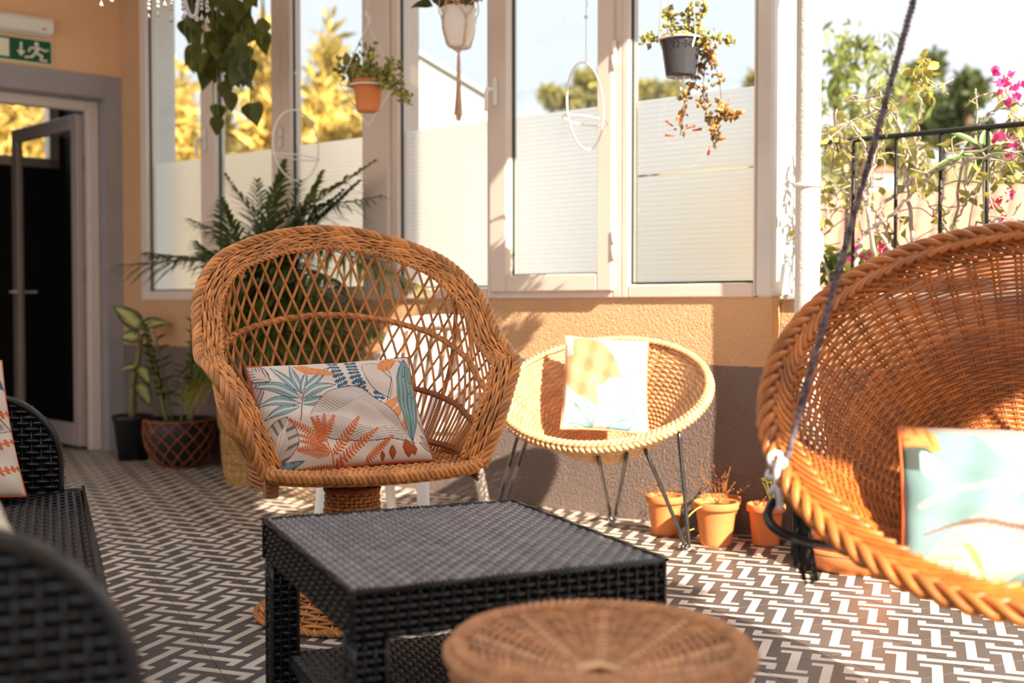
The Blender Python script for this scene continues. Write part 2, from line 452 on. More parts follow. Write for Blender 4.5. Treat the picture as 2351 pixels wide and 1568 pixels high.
# parapet that carries on past the windows
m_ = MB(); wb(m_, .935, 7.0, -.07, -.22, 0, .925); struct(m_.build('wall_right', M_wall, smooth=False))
m_ = MB(); wb(m_, .95, 7.0, -.05, -.25, .926, .95, .006); struct(m_.build('trim_2', M_whitepl, smooth=False))
# glass and film
def glass_material():
    m = bpy.data.materials.new('window_glass'); m.use_nodes = True; t = m.node_tree; N = t.nodes; N.remove(N['Principled BSDF'])
    tr = N.new('ShaderNodeBsdfTransparent'); tr.inputs[0].default_value = (.95, .97, .96, 1)
    gl = N.new('ShaderNodeBsdfGlossy'); gl.inputs['Roughness'].default_value = .02
    lw = N.new('ShaderNodeLayerWeight'); lw.inputs[0].default_value = .5
    pw = N.new('ShaderNodeMath'); pw.operation = 'POWER'; pw.inputs[1].default_value = 5; t.links.new(lw.outputs['Facing'], pw.inputs[0])
    fr = N.new('ShaderNodeMath'); fr.operation = 'MULTIPLY_ADD'; fr.inputs[1].default_value = .8; fr.inputs[2].default_value = .03; t.links.new(pw.outputs[0], fr.inputs[0])
    mx = N.new('ShaderNodeMixShader'); t.links.new(fr.outputs[0], mx.inputs[0]); t.links.new(tr.outputs[0], mx.inputs[1]); t.links.new(gl.outputs[0], mx.inputs[2])
    t.links.new(mx.outputs[0], N['Material Output'].inputs[0]); return m
M_glass = glass_material()
def film_material():
    m = bpy.data.materials.new('ribbed_white_film'); m.use_nodes = True; t = m.node_tree; N = t.nodes; N.remove(N['Principled BSDF']); Lk = t.links
    g = N.new('ShaderNodeNewGeometry'); sp = N.new('ShaderNodeSeparateXYZ'); Lk.new(g.outputs['Position'], sp.inputs[0])
    ml = N.new('ShaderNodeMath'); ml.operation = 'MULTIPLY'; ml.inputs[1].default_value = 2 * PI / .0205; Lk.new(sp.outputs['Z'], ml.inputs[0])
    sn_ = N.new('ShaderNodeMath'); sn_.operation = 'SINE'; Lk.new(ml.outputs[0], sn_.inputs[0])
    mr = N.new('ShaderNodeMapRange'); mr.inputs['From Min'].default_value = -1; mr.inputs['To Min'].default_value = .06; mr.inputs['To Max'].default_value = .12; Lk.new(sn_.outputs[0], mr.inputs['Value'])
    bp = N.new('ShaderNodeBump'); bp.inputs['Strength'].default_value = .25; bp.inputs['Distance'].default_value = .004; Lk.new(sn_.outputs[0], bp.inputs['Height'])
    di = N.new('ShaderNodeBsdfTranslucent'); di.inputs[0].default_value = (.97, .94, .91, 1); Lk.new(bp.outputs[0], di.inputs['Normal'])
    tl = N.new('ShaderNodeBsdfRefraction'); tl.inputs['Color'].default_value = (.96, .93, .91, 1); tl.inputs['Roughness'].default_value = .65; tl.inputs['IOR'].default_value = 1.12; Lk.new(bp.outputs[0], tl.inputs['Normal'])
    tr = N.new('ShaderNodeBsdfTransparent')
    m1 = N.new('ShaderNodeMixShader'); m1.inputs[0].default_value = .72; Lk.new(di.outputs[0], m1.inputs[1]); Lk.new(tl.outputs[0], m1.inputs[2])
    m2 = N.new('ShaderNodeMixShader'); Lk.new(mr.outputs[0], m2.inputs[0]); Lk.new(m1.outputs[0], m2.inputs[1]); Lk.new(tr.outputs[0], m2.inputs[2])
    Lk.new(m2.outputs[0], N['Material Output'].inputs[0]); return m
M_film = film_material()
M_gasket = mat('window_gasket', (.02, .035, .04), .5)
ZW0, ZW1 = .937, 2.93
def frame_rect(mb, s0, s1, z0, z1, wd, n0, n1, wl=None, wr=None, wbt=None, wt=None):
    wl = wl or wd; wr = wr or wd; wbt = wbt or wd; wt = wt or wd
    wb(mb, s0, s0 + wl, n0, n1, z0, z1, .005); wb(mb, s1 - wr, s1, n0, n1, z0, z1, .005)
    wb(mb, s0 + wl, s1 - wr, n0, n1, z0, z0 + wbt, .005); wb(mb, s0 + wl, s1 - wr, n0, n1, z1 - wt, z1, .005)
def pane(root, s0, s1, z0, z1, film_top=1.768, gap=None):
    m_ = MB(); wb(m_, s0 - .005, s1 + .005, -.034, -.038, z0 - .005, z1); m_.build('pane', M_glass, root, False, origin=root.location)
    m_ = MB(); frame_rect(m_, s0 - .002, s1 + .002, z0 - .002, z1, .0085, -.012, -.03); m_.build('gasket', M_gasket, root, False, origin=root.location)
    for a, b in ([(z0, film_top)] if gap is None else [(z0, gap - .004), (gap + .004, film_top)]):
        m_ = MB(); wb(m_, s0 - .004, s1 + .004, -.046, -.049, a, b); tag(m_.build('privacy_film', M_film, root, False, origin=root.location), 'ribbed translucent white privacy sheet')
def handle(root, s, z, n=.035):
    m_ = MB(); wb(m_, s - .013, s + .013, n, n + .012, z - .07, z + .06, .004)
    p = [W(s, n + .01, z), W(s, n + .045, z), W(s - .008, n + .055, z - .012), W(s - .012, n + .055, z - .10)]
    m_.tube(crom(p, 5), .009, 8); m_.build('handle', M_whitegl, root, origin=root.location)
def hinge(root, s, z0, z1, n=.03):
    m_ = MB()
    for a, b in ((z0, (z0 + z1) / 2 - .003), ((z0 + z1) / 2 + .003, z1)):
        m_.tube([W(s, n, a), W(s, n, b)], .011, 10)
    m_.build('hinge', M_whitegl, root, origin=root.location)
M_whitegl = mat('white_gloss', (.85, .82, .78), .25)
s_ = {u: S_(u) for u in (328, 341, 467, 500, 627, 649, 671, 835, 917, 1121, 1146, 1172, 1380, 1415, 1430, 1445, 1732)}
def win_root(i, s, lab):
    o = bpy.data.objects.new('window_%d' % i, None); COL.objects.link(o); o.location = tuple(W(s, 0, ZW0)); struct(o); o['label'] = lab; return o
# window 1: two sashes
r = win_root(1, -2.6, 'white framed double window beside the doorway corner')
m_ = MB(); frame_rect(m_, -3.25, s_[649], ZW0, ZW1, .06, .012, -.07, wl=s_[341] + 3.25, wr=s_[649] - s_[627], wbt=.055); wb(m_, s_[467], s_[500], .02, -.06, ZW0 + .05, ZW1, .006); m_.build('frame', M_white, r, False, origin=r.location)
pane(r, s_[341], s_[467], ZW0 + .06, ZW1 - .06); pane(r, s_[500], s_[627], ZW0 + .06, ZW1 - .06); handle(r, s_[467] + .05, 1.86, .02)
r = win_root(2, s_[671], 'narrow white framed window behind the palm')
m_ = MB(); frame_rect(m_, s_[649], s_[835] + .03, ZW0, ZW1, .06, .012, -.07, wl=s_[671] - s_[649], wr=.03, wbt=.055); m_.build('frame', M_white, r, False, origin=r.location)
pane(r, s_[671], s_[835], ZW0 + .06, ZW1 - .06); hinge(r, s_[649] + .01, 1.76, 1.86, .02)
m_ = MB(); wb(m_, s_[835] + .03, s_[917] - .045, .03, -.2, ZW0, ZW1, .008); struct(m_.build('trim_3', M_white, smooth=False))
r = win_root(3, s_[1121], 'white framed fixed window beside the square post')
m_ = MB(); frame_rect(m_, s_[917] - .045, s_[1121] + .03, ZW0, ZW1, .05, .012, -.07, wl=.045, wr=.03, wbt=.05); m_.build('frame', M_white, r, False, origin=r.location)
pane(r, s_[917], s_[1121], ZW0 + .055, ZW1 - .06)
r = win_root(4, s_[1172], 'white hinged window sash with handle, behind the round chair')
m_ = MB(); frame_rect(m_, s_[1121] + .03, s_[1430], ZW0, ZW1, .04, .012, -.07, wl=.02, wr=.045, wbt=.04); m_.build('frame', M_white, r, False, origin=r.location)
m_ = MB(); frame_rect(m_, s_[1121] + .035, s_[1415], ZW0 + .03, ZW1 - .03, .06, .035, -.05, wl=s_[1172] - s_[1121] - .035, wr=s_[1415] - s_[1380], wbt=.075); m_.build('sash', M_white, r, False, origin=r.location)
pane(r, s_[1172], s_[1380], ZW0 + .105, ZW1 - .09); handle(r, s_[1146] + .008, 1.885, .035)
hinge(r, s_[1415] + .006, 1.90, 2.02); hinge(r, s_[1415] + .006, 1.10, 1.22)
r = win_root(5, s_[1445] + .2, 'white framed window at the open end of the wall')
m_ = MB(); frame_rect(m_, s_[1430], .862, ZW0, ZW1, .05, .012, -.07, wl=s_[1445] - s_[1430], wr=.862 - s_[1732], wbt=.055); m_.build('frame', M_white, r, False, origin=r.location)
pane(r, s_[1445], s_[1732], ZW0 + .06, ZW1 - .06, gap=1.452)
# drain pipe
m_ = MB(); m_.tube(crom([W(1.1, .06, 0), W(1.1, .06, .5), W(1.095, .055, .8), W(1.1, .06, 1.0), W(1.1, .06, 2.0), W(1.1, .06, 3.1)], 6), .046, 16)
pipe = m_.build('drain_pipe', M_whitepl, origin=W(1.1, .06, 0)); pipe.location = tuple(W(1.1, .06, 0))
tag(pipe, 'white vertical drain pipe beside the end of the window wall', 'pipe')
for z in (1.35, 2.2):
    m_ = MB(); m_.tube([W(1.1, .06, z) + np.array([.05 * math.cos(q), .05 * math.sin(q), 0]) for q in np.linspace(0, 2 * PI, 16, endpoint=False)], .008, 6, closed=True)
    m_.build('bracket', M_whitegl, pipe, origin=W(1.1, .06, 0))

# door wall ---------------------------------------------------------
def lb(mb, t0, t1, m0, m1, z0, z1, bv=0):
    lo = (min(t0, t1), min(m0, m1), z0); hi = (max(t0, t1), max(m0, m1), z1)
    return mb.rbox(lo, hi, bv, f=L) if bv else mb.box(lo, hi, f=L)
m_ = MB(); lb(m_, .0, .092, 0, -.3, 0, 3.05); lb(m_, .092, 1.35, 0, -.3, 2.185, 3.05); lb(m_, 1.35, 5.0, 0, -.3, 0, 3.05)
struct(m_.build('wall_left', M_wallL, smooth=False))
m_ = MB(); lb(m_, -.004, .093, .012, -.02, 0, 2.185, .003); lb(m_, -.004, 1.46, .012, -.02, 2.183, 2.32, .003); lb(m_, 1.35, 1.46, .012, -.02, 0, 2.185, .003)
lb(m_, .088, .096, .012, -.3, 0, 2.185); lb(m_, .092, 1.35, 0, -.3, 2.179, 2.187)
struct(m_.build('trim_4', M_grey, smooth=False))
dr = bpy.data.objects.new('door_1', None); COL.objects.link(dr); dr.location = tuple(L(.15, -.15, 0)); struct(dr); dr['label'] = 'white framed glass door standing open into the dark room'
m_ = MB(); lb(m_, .098, .168, -.11, -.19, 0, 2.178, .006); lb(m_, .168, 1.3, -.11, -.19, 2.115, 2.178, .006); lb(m_, 1.28, 1.345, -.11, -.19, 0, 2.178, .006)
m_.build('door_frame', M_white, dr, False, origin=dr.location)
hp = L(.172, -.175, 0); ld = nrm(np.array([-.72, .69, 0])); lnv = np.array([-ld[1], ld[0], 0])
def leaf_f(x, y, z): return hp + ld * x + lnv * y + np.array([0, 0, z])
LWD = .97
m_ = MB()
for lo, hi in (((0, 0, .02), (.085, .045, 2.1)), ((LWD - .085, 0, .02), (LWD, .045, 2.1)), ((.085, 0, 2.01), (LWD - .085, .045, 2.1)), ((.085, 0, .02), (LWD - .085, .045, .16))):
    m_.rbox(lo, hi, .006, f=leaf_f)
m_.build('door_leaf', mat('door_upvc', (.42, .34, .30), .4, .03), dr, False, origin=dr.location)
m_ = MB().box((.08, .02, .16), (LWD - .08, .026, 2.01), f=leaf_f); m_.build('door_pane', M_glass, dr, False, origin=dr.location)
m_ = MB()
for sg in (-1, 1):
    b0 = leaf_f(LWD - .045, .0225 + sg * .022, 1.0)
    m_.tube([b0, b0 + lnv * sg * .04, b0 + lnv * sg * .045 - ld * .02, b0 + lnv * sg * .045 - ld * .12], .009, 8)
m_.build('door_handle', M_whitegl, dr, origin=dr.location)
m_ = MB()
for z in (.35, 1.05, 1.75): m_.tube([leaf_f(-.006, -.012, z), leaf_f(-.006, -.012, z + .1)], .011, 8)
m_.build('door_hinge', mat('steel_dull', (.5, .47, .44), .35, metal=.8), dr, origin=dr.location)
# dark room behind the door
ID = -1.6
a_ = [onp(u, v, L(0, ID, 0), NL) for u, v in ((135, 388), (-70, 402))]
tR, tLf = [(q - CORNER) @ -LW for q in a_]; zb = a_[0][2]
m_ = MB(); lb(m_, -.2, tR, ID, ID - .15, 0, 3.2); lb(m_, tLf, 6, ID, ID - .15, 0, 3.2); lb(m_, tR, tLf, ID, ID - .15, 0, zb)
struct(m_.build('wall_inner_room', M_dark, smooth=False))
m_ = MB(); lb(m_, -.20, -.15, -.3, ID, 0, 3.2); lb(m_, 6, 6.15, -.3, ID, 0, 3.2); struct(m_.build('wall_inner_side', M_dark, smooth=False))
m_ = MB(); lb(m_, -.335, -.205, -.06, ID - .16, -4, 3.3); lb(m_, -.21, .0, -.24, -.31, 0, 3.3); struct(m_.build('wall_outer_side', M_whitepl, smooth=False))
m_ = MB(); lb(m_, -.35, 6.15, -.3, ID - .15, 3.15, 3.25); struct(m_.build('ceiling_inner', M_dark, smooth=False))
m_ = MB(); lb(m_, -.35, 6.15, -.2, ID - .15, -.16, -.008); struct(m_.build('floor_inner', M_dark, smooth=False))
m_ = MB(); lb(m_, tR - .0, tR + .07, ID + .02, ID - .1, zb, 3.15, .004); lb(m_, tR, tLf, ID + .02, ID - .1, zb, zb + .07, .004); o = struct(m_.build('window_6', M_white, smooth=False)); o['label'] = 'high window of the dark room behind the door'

# roof over the terrace; its unseen edges and gaps are shaped for the sunlight ---------------------------
m_ = MB(); wb(m_, -3.9, 1.62, -.3, 1.66, CEILZ, 3.1); wb(m_, -3.9, -.6, 1.66, 4.8, CEILZ, 3.1); wb(m_, .8, 1.62, 1.66, 4.8, CEILZ, 3.1); m_.prism([(1.62, 1.95), (5.42, 1.95), (5.5, 2.6), (5.22, 2.95), (5.22, 4.8), (1.62, 4.8)], lambda x, y, t: W(x, y, t), CEILZ, 3.1)
m_.prism([(1.62, .5), (2.85, 1.66), (3.16, 1.95), (1.62, 1.95)], lambda x, y, t: W(x, y, t), CEILZ, 3.1)
struct(m_.build('ceiling', M_ceil, smooth=False))
m_ = MB(); wb(m_, 2.29, 2.43, 1.70, 1.95, 2.94, 3.1); struct(m_.build('trim_5', M_ceil, smooth=False))
# unseen wall added to the right of the camera to block the sun
m_ = MB(); wb(m_, 5.4, 5.6, 3.1, 7.5, 0, 3.1); struct(m_.build('wall_sun_block', M_wallL, smooth=False))

# emergency light and exit sign ---------------------------------------
ex = thing('exit_sign', 'green exit sign with arrow and running figure above the door', 'sign', L(.60, 0, 2.41))
M_signg = mat('sign_green', (.003, .085, .028), .4); M_signc = mat('sign_cream', (.80, .76, .56), .5)
m_ = MB(); lb(m_, .413, .80, .004, .012, 2.337, 2.487, .002); m_.build('backing_plate', M_signc, ex, False, origin=ex.location)
m_ = MB(); lb(m_, .421, .795, .012, .014, 2.347, 2.479); m_.build('green_panel', M_signg, ex, False, origin=ex.location)
m_ = MB()
def sp(x, y): return (.421 + (1 - x) * .374, 2.347 + y * .132)     # x to the right, y up on the panel
def pol(pts):
    q = [sp(*p) for p in pts]; m_.prism(q, lambda x, y, t: L(x, t, y), .0142, .0165)
def cap(p, q, wd):
    p = np.array(sp(*p)); q = np.array(sp(*q)); d = nrm(q - p); e_ = np.array([-d[1], d[0]]) * wd / 2
    m_.prism([p + e_ - d * wd * .3, q + e_ + d * wd * .3, q - e_ + d * wd * .3, p - e_ - d * wd * .3], lambda x, y, t: L(x, t, y), .0142, .0165)
pol([(.06, .12), (.36, .12), (.36, .90), (.06, .90)]); m_.build('door_pictogram', M_signc, ex, False, origin=ex.location); m_ = MB()
cap((.54, .80), (.54, .42), .012)
pol([(.475, .45), (.605, .45), (.54, .20)]); m_.build('arrow', M_signc, ex, False, origin=ex.location); m_ = MB()
th_ = np.linspace(0, 2 * PI, 14, endpoint=False); c_ = np.array(sp(.775, .82)); m_.prism([c_ + .0125 * np.array([math.cos(q), math.sin(q)]) for q in th_], lambda x, y, t: L(x, t, y), .0142, .0165)
cap((.80, .66), (.76, .42), .019); cap((.79, .66), (.68, .62), .011); cap((.68, .62), (.655, .46), .010); cap((.82, .64), (.90, .56), .011); cap((.90, .56), (.95, .60), .010)
cap((.77, .42), (.86, .30), .013); cap((.86, .30), (.83, .12), .012); cap((.83, .12), (.93, .12), .011); cap((.75, .40), (.70, .22), .013); cap((.70, .22), (.60, .18), .011)
m_.build('running_figure', M_signc, ex, False, origin=ex.location)
em = thing('emergency_light', 'white plastic emergency light above the exit sign', 'lamp', L(.6, 0, 2.55))
m_ = MB(); lb(m_, .425, .79, .002, .022, 2.505, 2.615, .006); m_.build('base', M_whitegl, em, False, origin=em.location)
m_ = MB()
for i in range(1):
    q = [(0, .0), (.045, .012), (.06, .035), (.06, .075), (.045, .098), (0, .11)]
    P = np.array([[L(t, .02 + a, 2.505 + b) for a, b in q] for t in (.425, .43, .6, .785, .79)]); m_.grid(P)
    for t in (.425, .79): m_.add([L(t, .02 + a, 2.505 + b) for a, b in q], [[0, 1, 2, 3], [0, 3, 4, 5]])
m_.build('diffuser', mat('frosted_plastic', (.82, .76, .66), .3), em, False, origin=em.location)
m_ = MB(); lb(m_, .47, .49, .078, .084, 2.53, 2.54); m_.build('indicator', mat('amber_dot', (.6, .25, .08), .4), em, False, origin=em.location)

# give the slanted walls their own axes
def reframe(o, org, ang_):
    m = Matrix.Translation(Vector(tuple(org))) @ Matrix.Rotation(ang_, 4, 'Z')
    o.data.transform(m.inverted()); o.matrix_world = m
for nm_ in ('wall_back', 'trim_1', 'wall_right', 'trim_2', 'trim_3', 'ceiling', 'wall_sun_block', 'trim_5'): reframe(bpy.data.objects[nm_], P0, math.atan2(-U2[1], -U2[0]))
for nm_ in ('wall_left', 'trim_4', 'wall_inner_room', 'wall_inner_side', 'wall_outer_side', 'ceiling_inner', 'floor_inner', 'window_6'): reframe(bpy.data.objects[nm_], CORNER, math.atan2(LW[1], LW[0]))

# ================================================================== FURNITURE
M_wick = mat('wicker_honey', (.55, .21, .05), .34, .3, 14, .10, 300, spec=.55, island=.38)
M_wickd = mat('wicker_brown', (.30, .10, .028), .5, .25, 14, .10, 300, island=.2)
M_wickl = mat('wicker_straw', (.70, .405, .20), .45, .18, 14, .10, 300, island=.18)
M_egg = mat('wicker_chestnut', (.45, .138, .022), .36, .3, 12, .10, 300, spec=.5, island=.28)
M_pouf = mat('wicker_pouf', (.45, .20, .08), .5, .25, 14, .10, 300, island=.25)
M_rat = mat('rattan_black', (.007, .0068, .0075), .30, .2, 30, .03, 300, spec=.5, island=.15)
M_ratcore = mat('rattan_core', (.006, .006, .007), .7)
M_steel = mat('steel_rod', (.10, .10, .105), .25, .2, 40, metal=.85)

# ---------------- painting a print
class Canvas:
    def __init__(s, nx, ny, asp, bg):
        s.nx, s.ny, s.asp = nx, ny, asp
        x = np.linspace(0, asp, nx); y = np.linspace(0, 1, ny)
        s.X, s.Y = np.meshgrid(x, y)                     # y runs down
        s.a = np.ones((ny, nx, 3)) * np.array(bg)
        nz = rng.random((ny, nx)); s.a *= (1 + .04 * (nz - .5))[..., None]
    def put(s, m, c, al=1.):
        c = np.asarray(c, float); s.a[m] = s.a[m] * (1 - al) + (c if c.ndim == 1 else c[m]) * al
    def leaf(s, p0, p1, wd, col, bend=0., edge=None, mid=None, hatch=None, hc=(.12, .08, .07), pw=.8, stripes=0, sc=None, hsl=1.2):
        p0 = np.array([p0[0] * s.asp, p0[1]]); p1 = np.array([p1[0] * s.asp, p1[1]]); d = p1 - p0; ln = np.hypot(*d); d = d / ln; q = np.array([-d[1], d[0]])
        dx = s.X - p0[0]; dy = s.Y - p0[1]
        t = (dx * d[0] + dy * d[1]) / ln; e = (dx * q[0] + dy * q[1]) - bend * 4 * t * (1 - t)
        tc_ = np.clip(t, 1e-4, 1 - 1e-4); hw = wd * np.sin(PI * tc_ ** pw)
        m = (t > 0) & (t < 1) & (np.abs(e) < hw); f = np.abs(e) / np.maximum(hw, 1e-5)
        s.put(m, col)
        if stripes: s.put(m & (np.abs(np.sin(f * PI * stripes)) < .35) & (f > .12), sc)
        if hatch: s.put(m & (np.sin((t * ln + np.abs(e) * hsl) * hatch) > .45) & (f > .25 - .2 * np.sin(t * 9)), hc, .75)
        if mid is not None: s.put(m & (np.abs(e) < .007), mid)
        if edge is not None: s.put(m & ((hw - np.abs(e)) < .008), edge)
    def line(s, pts, wd, col):
        for (x0, y0), (x1, y1) in zip(pts[:-1], pts[1:]):
            a = np.array([x0 * s.asp, y0]); b = np.array([x1 * s.asp, y1]); d = b - a; l2 = d @ d
            t = np.clip(((s.X - a[0]) * d[0] + (s.Y - a[1]) * d[1]) / l2, 0, 1)
            s.put((s.X - a[0] - t * d[0]) ** 2 + (s.Y - a[1] - t * d[1]) ** 2 < wd * wd, col)
    def frond(s, p0, p1, wd, col, n=14, dark=None):
        p0 = np.array(p0, float); p1 = np.array(p1, float)
        s.line([p0, p1], .007, col)
        a = np.array([s.asp, 1]); d = (p1 - p0) * a; ln = np.hypot(*d); d /= ln; q = np.array([-d[1], d[0]])
        for i in range(n):
            t = (i + .6) / n; L_ = wd * (1 - t) ** .7 * min(1, .45 + 2 * t) + .012
            for sg in (-1, 1):
                b = p0 + (p1 - p0) * t; tip = b + (q * sg * .9 + d * .5) * L_ / a
                s.leaf(b, tip, .24 * ln / n + .003, col, edge=None)
                if dark is not None: s.line([b, b + (tip - b) * .8], .0025, dark)
def peacock_print():
    nx, ny = 400, 230
    c = Canvas(nx, ny, 1.78, (.66, .54, .44))
    def m(x, y):
        v = (y - 103) / 1130.; return ((x - (100 + 250 * v)) / (1860 - 10 * v), v)
    TEAL = (.035, .12, .13); TEALL = (.30, .38, .36); BR = (.06, .03, .025); OR = (.62, .15, .04); ORL = (.72, .27, .10); BL = (.035, .10, .16)
    c.leaf(m(60, 120), m(200, 620), .13, (.45, .34, .26), hatch=130, hc=BR)
    c.leaf(m(120, 120), m(330, 330), .10, (.55, .44, .35), hatch=140, hc=BR, edge=BR)
    o = (680, 540)
    for tx, ty, wd, b in ((330, 140, .05, .0), (545, 130, .05, 0), (735, 215, .035, 0), (995, 200, .04, .0), (1065, 405, .05, -.02), (145, 340, .055, .03), (180, 560, .05, .03), (255, 715, .045, .02), (960, 560, .04, .02)):
        oo = (o[0] - 30 + (ty - 140) * -.02, o[1] - 60 + (ty - 140) * .25)
        c.leaf(m(*oo), m(tx, ty), wd, TEALL, bend=b, edge=TEAL, stripes=2, sc=TEAL, mid=(.66, .55, .45))
    c.line([m(690, 440), m(670, 560), m(650, 780)], .012, (.60, .48, .40)); c.line([m(690, 440), m(660, 620), m(645, 780)], .004, BR)
    c.leaf(m(580, 150), m(1090, 300), .035, ORL, bend=.03, edge=OR); c.leaf(m(640, 130), m(900, 280), .04, ORL, bend=.03, hatch=120, hc=OR)
    for pts in (((1030, 150), (1090, 330), (1210, 560), (1300, 640)), ((1240, 150), (1280, 380), (1400, 560), (1600, 720)), ((1490, 270), (1550, 420), (1570, 590)), ((1330, 420), (1330, 600), (1440, 650))):
        cu = crom(np.array([(*m(*p), 0) for p in pts]), 12); cu = resample(cu * [1.78, 1, 1], max(6, int(np.linalg.norm(np.diff(cu * [1.78, 1, 1], axis=0), axis=1).sum() / .040)))[:, :2] / [1.78, 1]; c.line(cu, .005, BR)
        for i in range(0, len(cu)):
            d = cu[min(i + 1, len(cu) - 1)] - cu[max(i - 1, 0)]; q = np.array([-d[1], d[0] * 1.78 * 1.78]) ; q = q / np.hypot(q[0] * 1.78, q[1])
            for sg in (-1, 1):
                a0 = cu[i]; a1 = cu[i] + q * sg * .068
                c.leaf(a0, a1, .0195, (.10, .22, .30), edge=BL, mid=BL, pw=1)
    c.leaf(m(1370, 190), m(1700, 620), .16, (.62, .50, .42), bend=-.06, hatch=None, edge=BR)
    c.line([m(1600, 240), m(1720, 380), m(1660, 640)], .004, BR)
    c.leaf(m(1560, 240), m(1800, 150), .06, ORL, edge=OR, hatch=100, hc=OR)
    c.leaf(m(1560, 780), m(1830, 590), .045, ORL, hatch=150, hc=OR); c.leaf(m(1690, 860), m(1850, 680), .04, ORL, hatch=150, hc=OR); c.leaf(m(1860, 1010), m(1870, 790), .03, ORL, hatch=150, hc=OR)
    c.leaf(m(740, 760), m(1990, 1090), .27, (.62, .51, .43), bend=-.14, hatch=140, hc=(.22, .14, .12), edge=BR, pw=.7, hsl=1.9)
    c.leaf(m(520, 720), m(400, 1215), .17, (.50, .39, .31), hatch=62, hc=BR, edge=BR, mid=(.66, .55, .46), hsl=.8)
    c.line([m(520, 760), m(430, 900), m(405, 1190)], .008, (.66, .55, .46))
    st = m(1040, 1150)
    for tx, ty, wd, n in ((1310, 800, .075, 13), (1540, 920, .065, 15), (1700, 1020, .045, 14), (1030, 750, .06, 12), (910, 735, .055, 11), (640, 1065, .075, 14), (660, 985, .05, 12), (640, 915, .045, 12), (520, 745, .05, 13), (760, 780, .04, 9), (820, 770, .04, 9)):
        b = m(1040 + (ty - 1150) * -.0 + (0 if tx > 1100 else -(1150 - ty) * .35), 1150 - (0 if tx > 1100 else (1150 - ty) * .35))
        if tx == 1540: b = m(1080, 1240)
        if tx == 1700: b = m(1420, 1220)
        c.frond(b, m(tx, ty), wd, OR, n, dark=(.35, .07, .02))
    c.frond(m(1060, 1245), m(680, 1235), .03, OR, 12, dark=(.35, .07, .02))
    c.line([m(1070, 1240), m(1030, 1150), m(960, 1000), m(820, 850)], .008, OR)
    c.leaf(m(350, 1235), m(745, 1165), .045, (.20, .27, .26), hatch=90, hc=TEAL, edge=TEAL); c.leaf(m(330, 1230), m(500, 1155), .04, (.22, .30, .28), edge=TEAL)
    c.leaf(m(1890, 135), m(1960, 1080), .135, (.24, .33, .29), stripes=2.5, sc=(.06, .14, .13), edge=TEAL, mid=TEAL, pw=.85)
    for (a, b) in (((1870, 350), (2030, 430)), ((1930, 550), (2050, 600)), ((1810, 160), (1990, 260))): c.leaf(m(*a), m(*b), .02, (.26, .33, .36), edge=TEAL)
    for x, y, r in ((1890, 1125, .075), (1710, 1165, .05), (1600, 1190, .035), (1960, 1140, .05)): c.leaf(m(x - 900 * r, y), m(x + 900 * r, y), r, (.36, .085, .02), hatch=140, hc=(.2, .04, .01), pw=1)
    for a, b in (((2060, 1000), (2200, 1140)), ((2040, 1070), (2180, 1170)), ((2040, 840), (2190, 1080))): c.leaf(m(*a), m(*b), .022, (.5, .4, .33), edge=BR)
    return c
def pale_print(bg, seed, ferns=True):
    c = Canvas(150, 150, 1., bg); r2 = np.random.default_rng(seed)
    OR = (.74, .24, .09); TE = (.12, .26, .29)
    if ferns:
        c.leaf((.1, .05), (.7, .5), .22, (.50, .21, .11), bend=.05, hatch=60, hc=OR); c.leaf((.0, .25), (.4, .8), .16, (.50, .25, .14), hatch=70, hc=OR); c.leaf((.05, .6), (.55, .5), .1, (.60, .28, .15), hatch=70, hc=OR)
        for tx, ty in ((.98, .4), (.72, .38), (.86, .3), (.45, .62), (.5, .78), (.62, .5), (1., .62), (.99, .85)): c.leaf((.83, .86), (tx, ty), .035, (.36, .46, .46), edge=TE, mid=TE)
        for tx, ty in ((.1, .75), (.22, .7), (.4, .85), (.05, .95), (.3, .78)): c.leaf((.35, 1.0), (tx, ty), .03, (.40, .50, .44), edge=(.10, .22, .2), mid=(.1, .22, .2))
        c.leaf((.72, .0), (.98, .34), .12, (.42, .50, .48), hatch=80, hc=(.42, .55, .56))
        c.leaf((.5, 1.02), (.95, .9), .05, (.18, .30, .34), edge=(.05, .12, .15))
    return c
def sofa_print(seed=2):
    c = Canvas(180, 180, 1., (.66, .55, .45))
    OR = (.62, .17, .05)
    c.leaf((.25, .2), (1.0, .55), .24, (.55, .45, .38), hatch=60, hc=(.16, .1, .09), bend=.1, edge=(.06, .03, .03))
    c.leaf((.6, .0), (1.0, .25), .12, (.09, .19, .22), hatch=90, hc=(.03, .08, .1))
    for a, b, wd in (((.3, .75), (1., .42), .1), ((.25, .95), (1., .63), .1), ((.4, 1.0), (1., .82), .08)): c.frond(a, b, wd, OR, 14, dark=(.4, .09, .02))
    return c
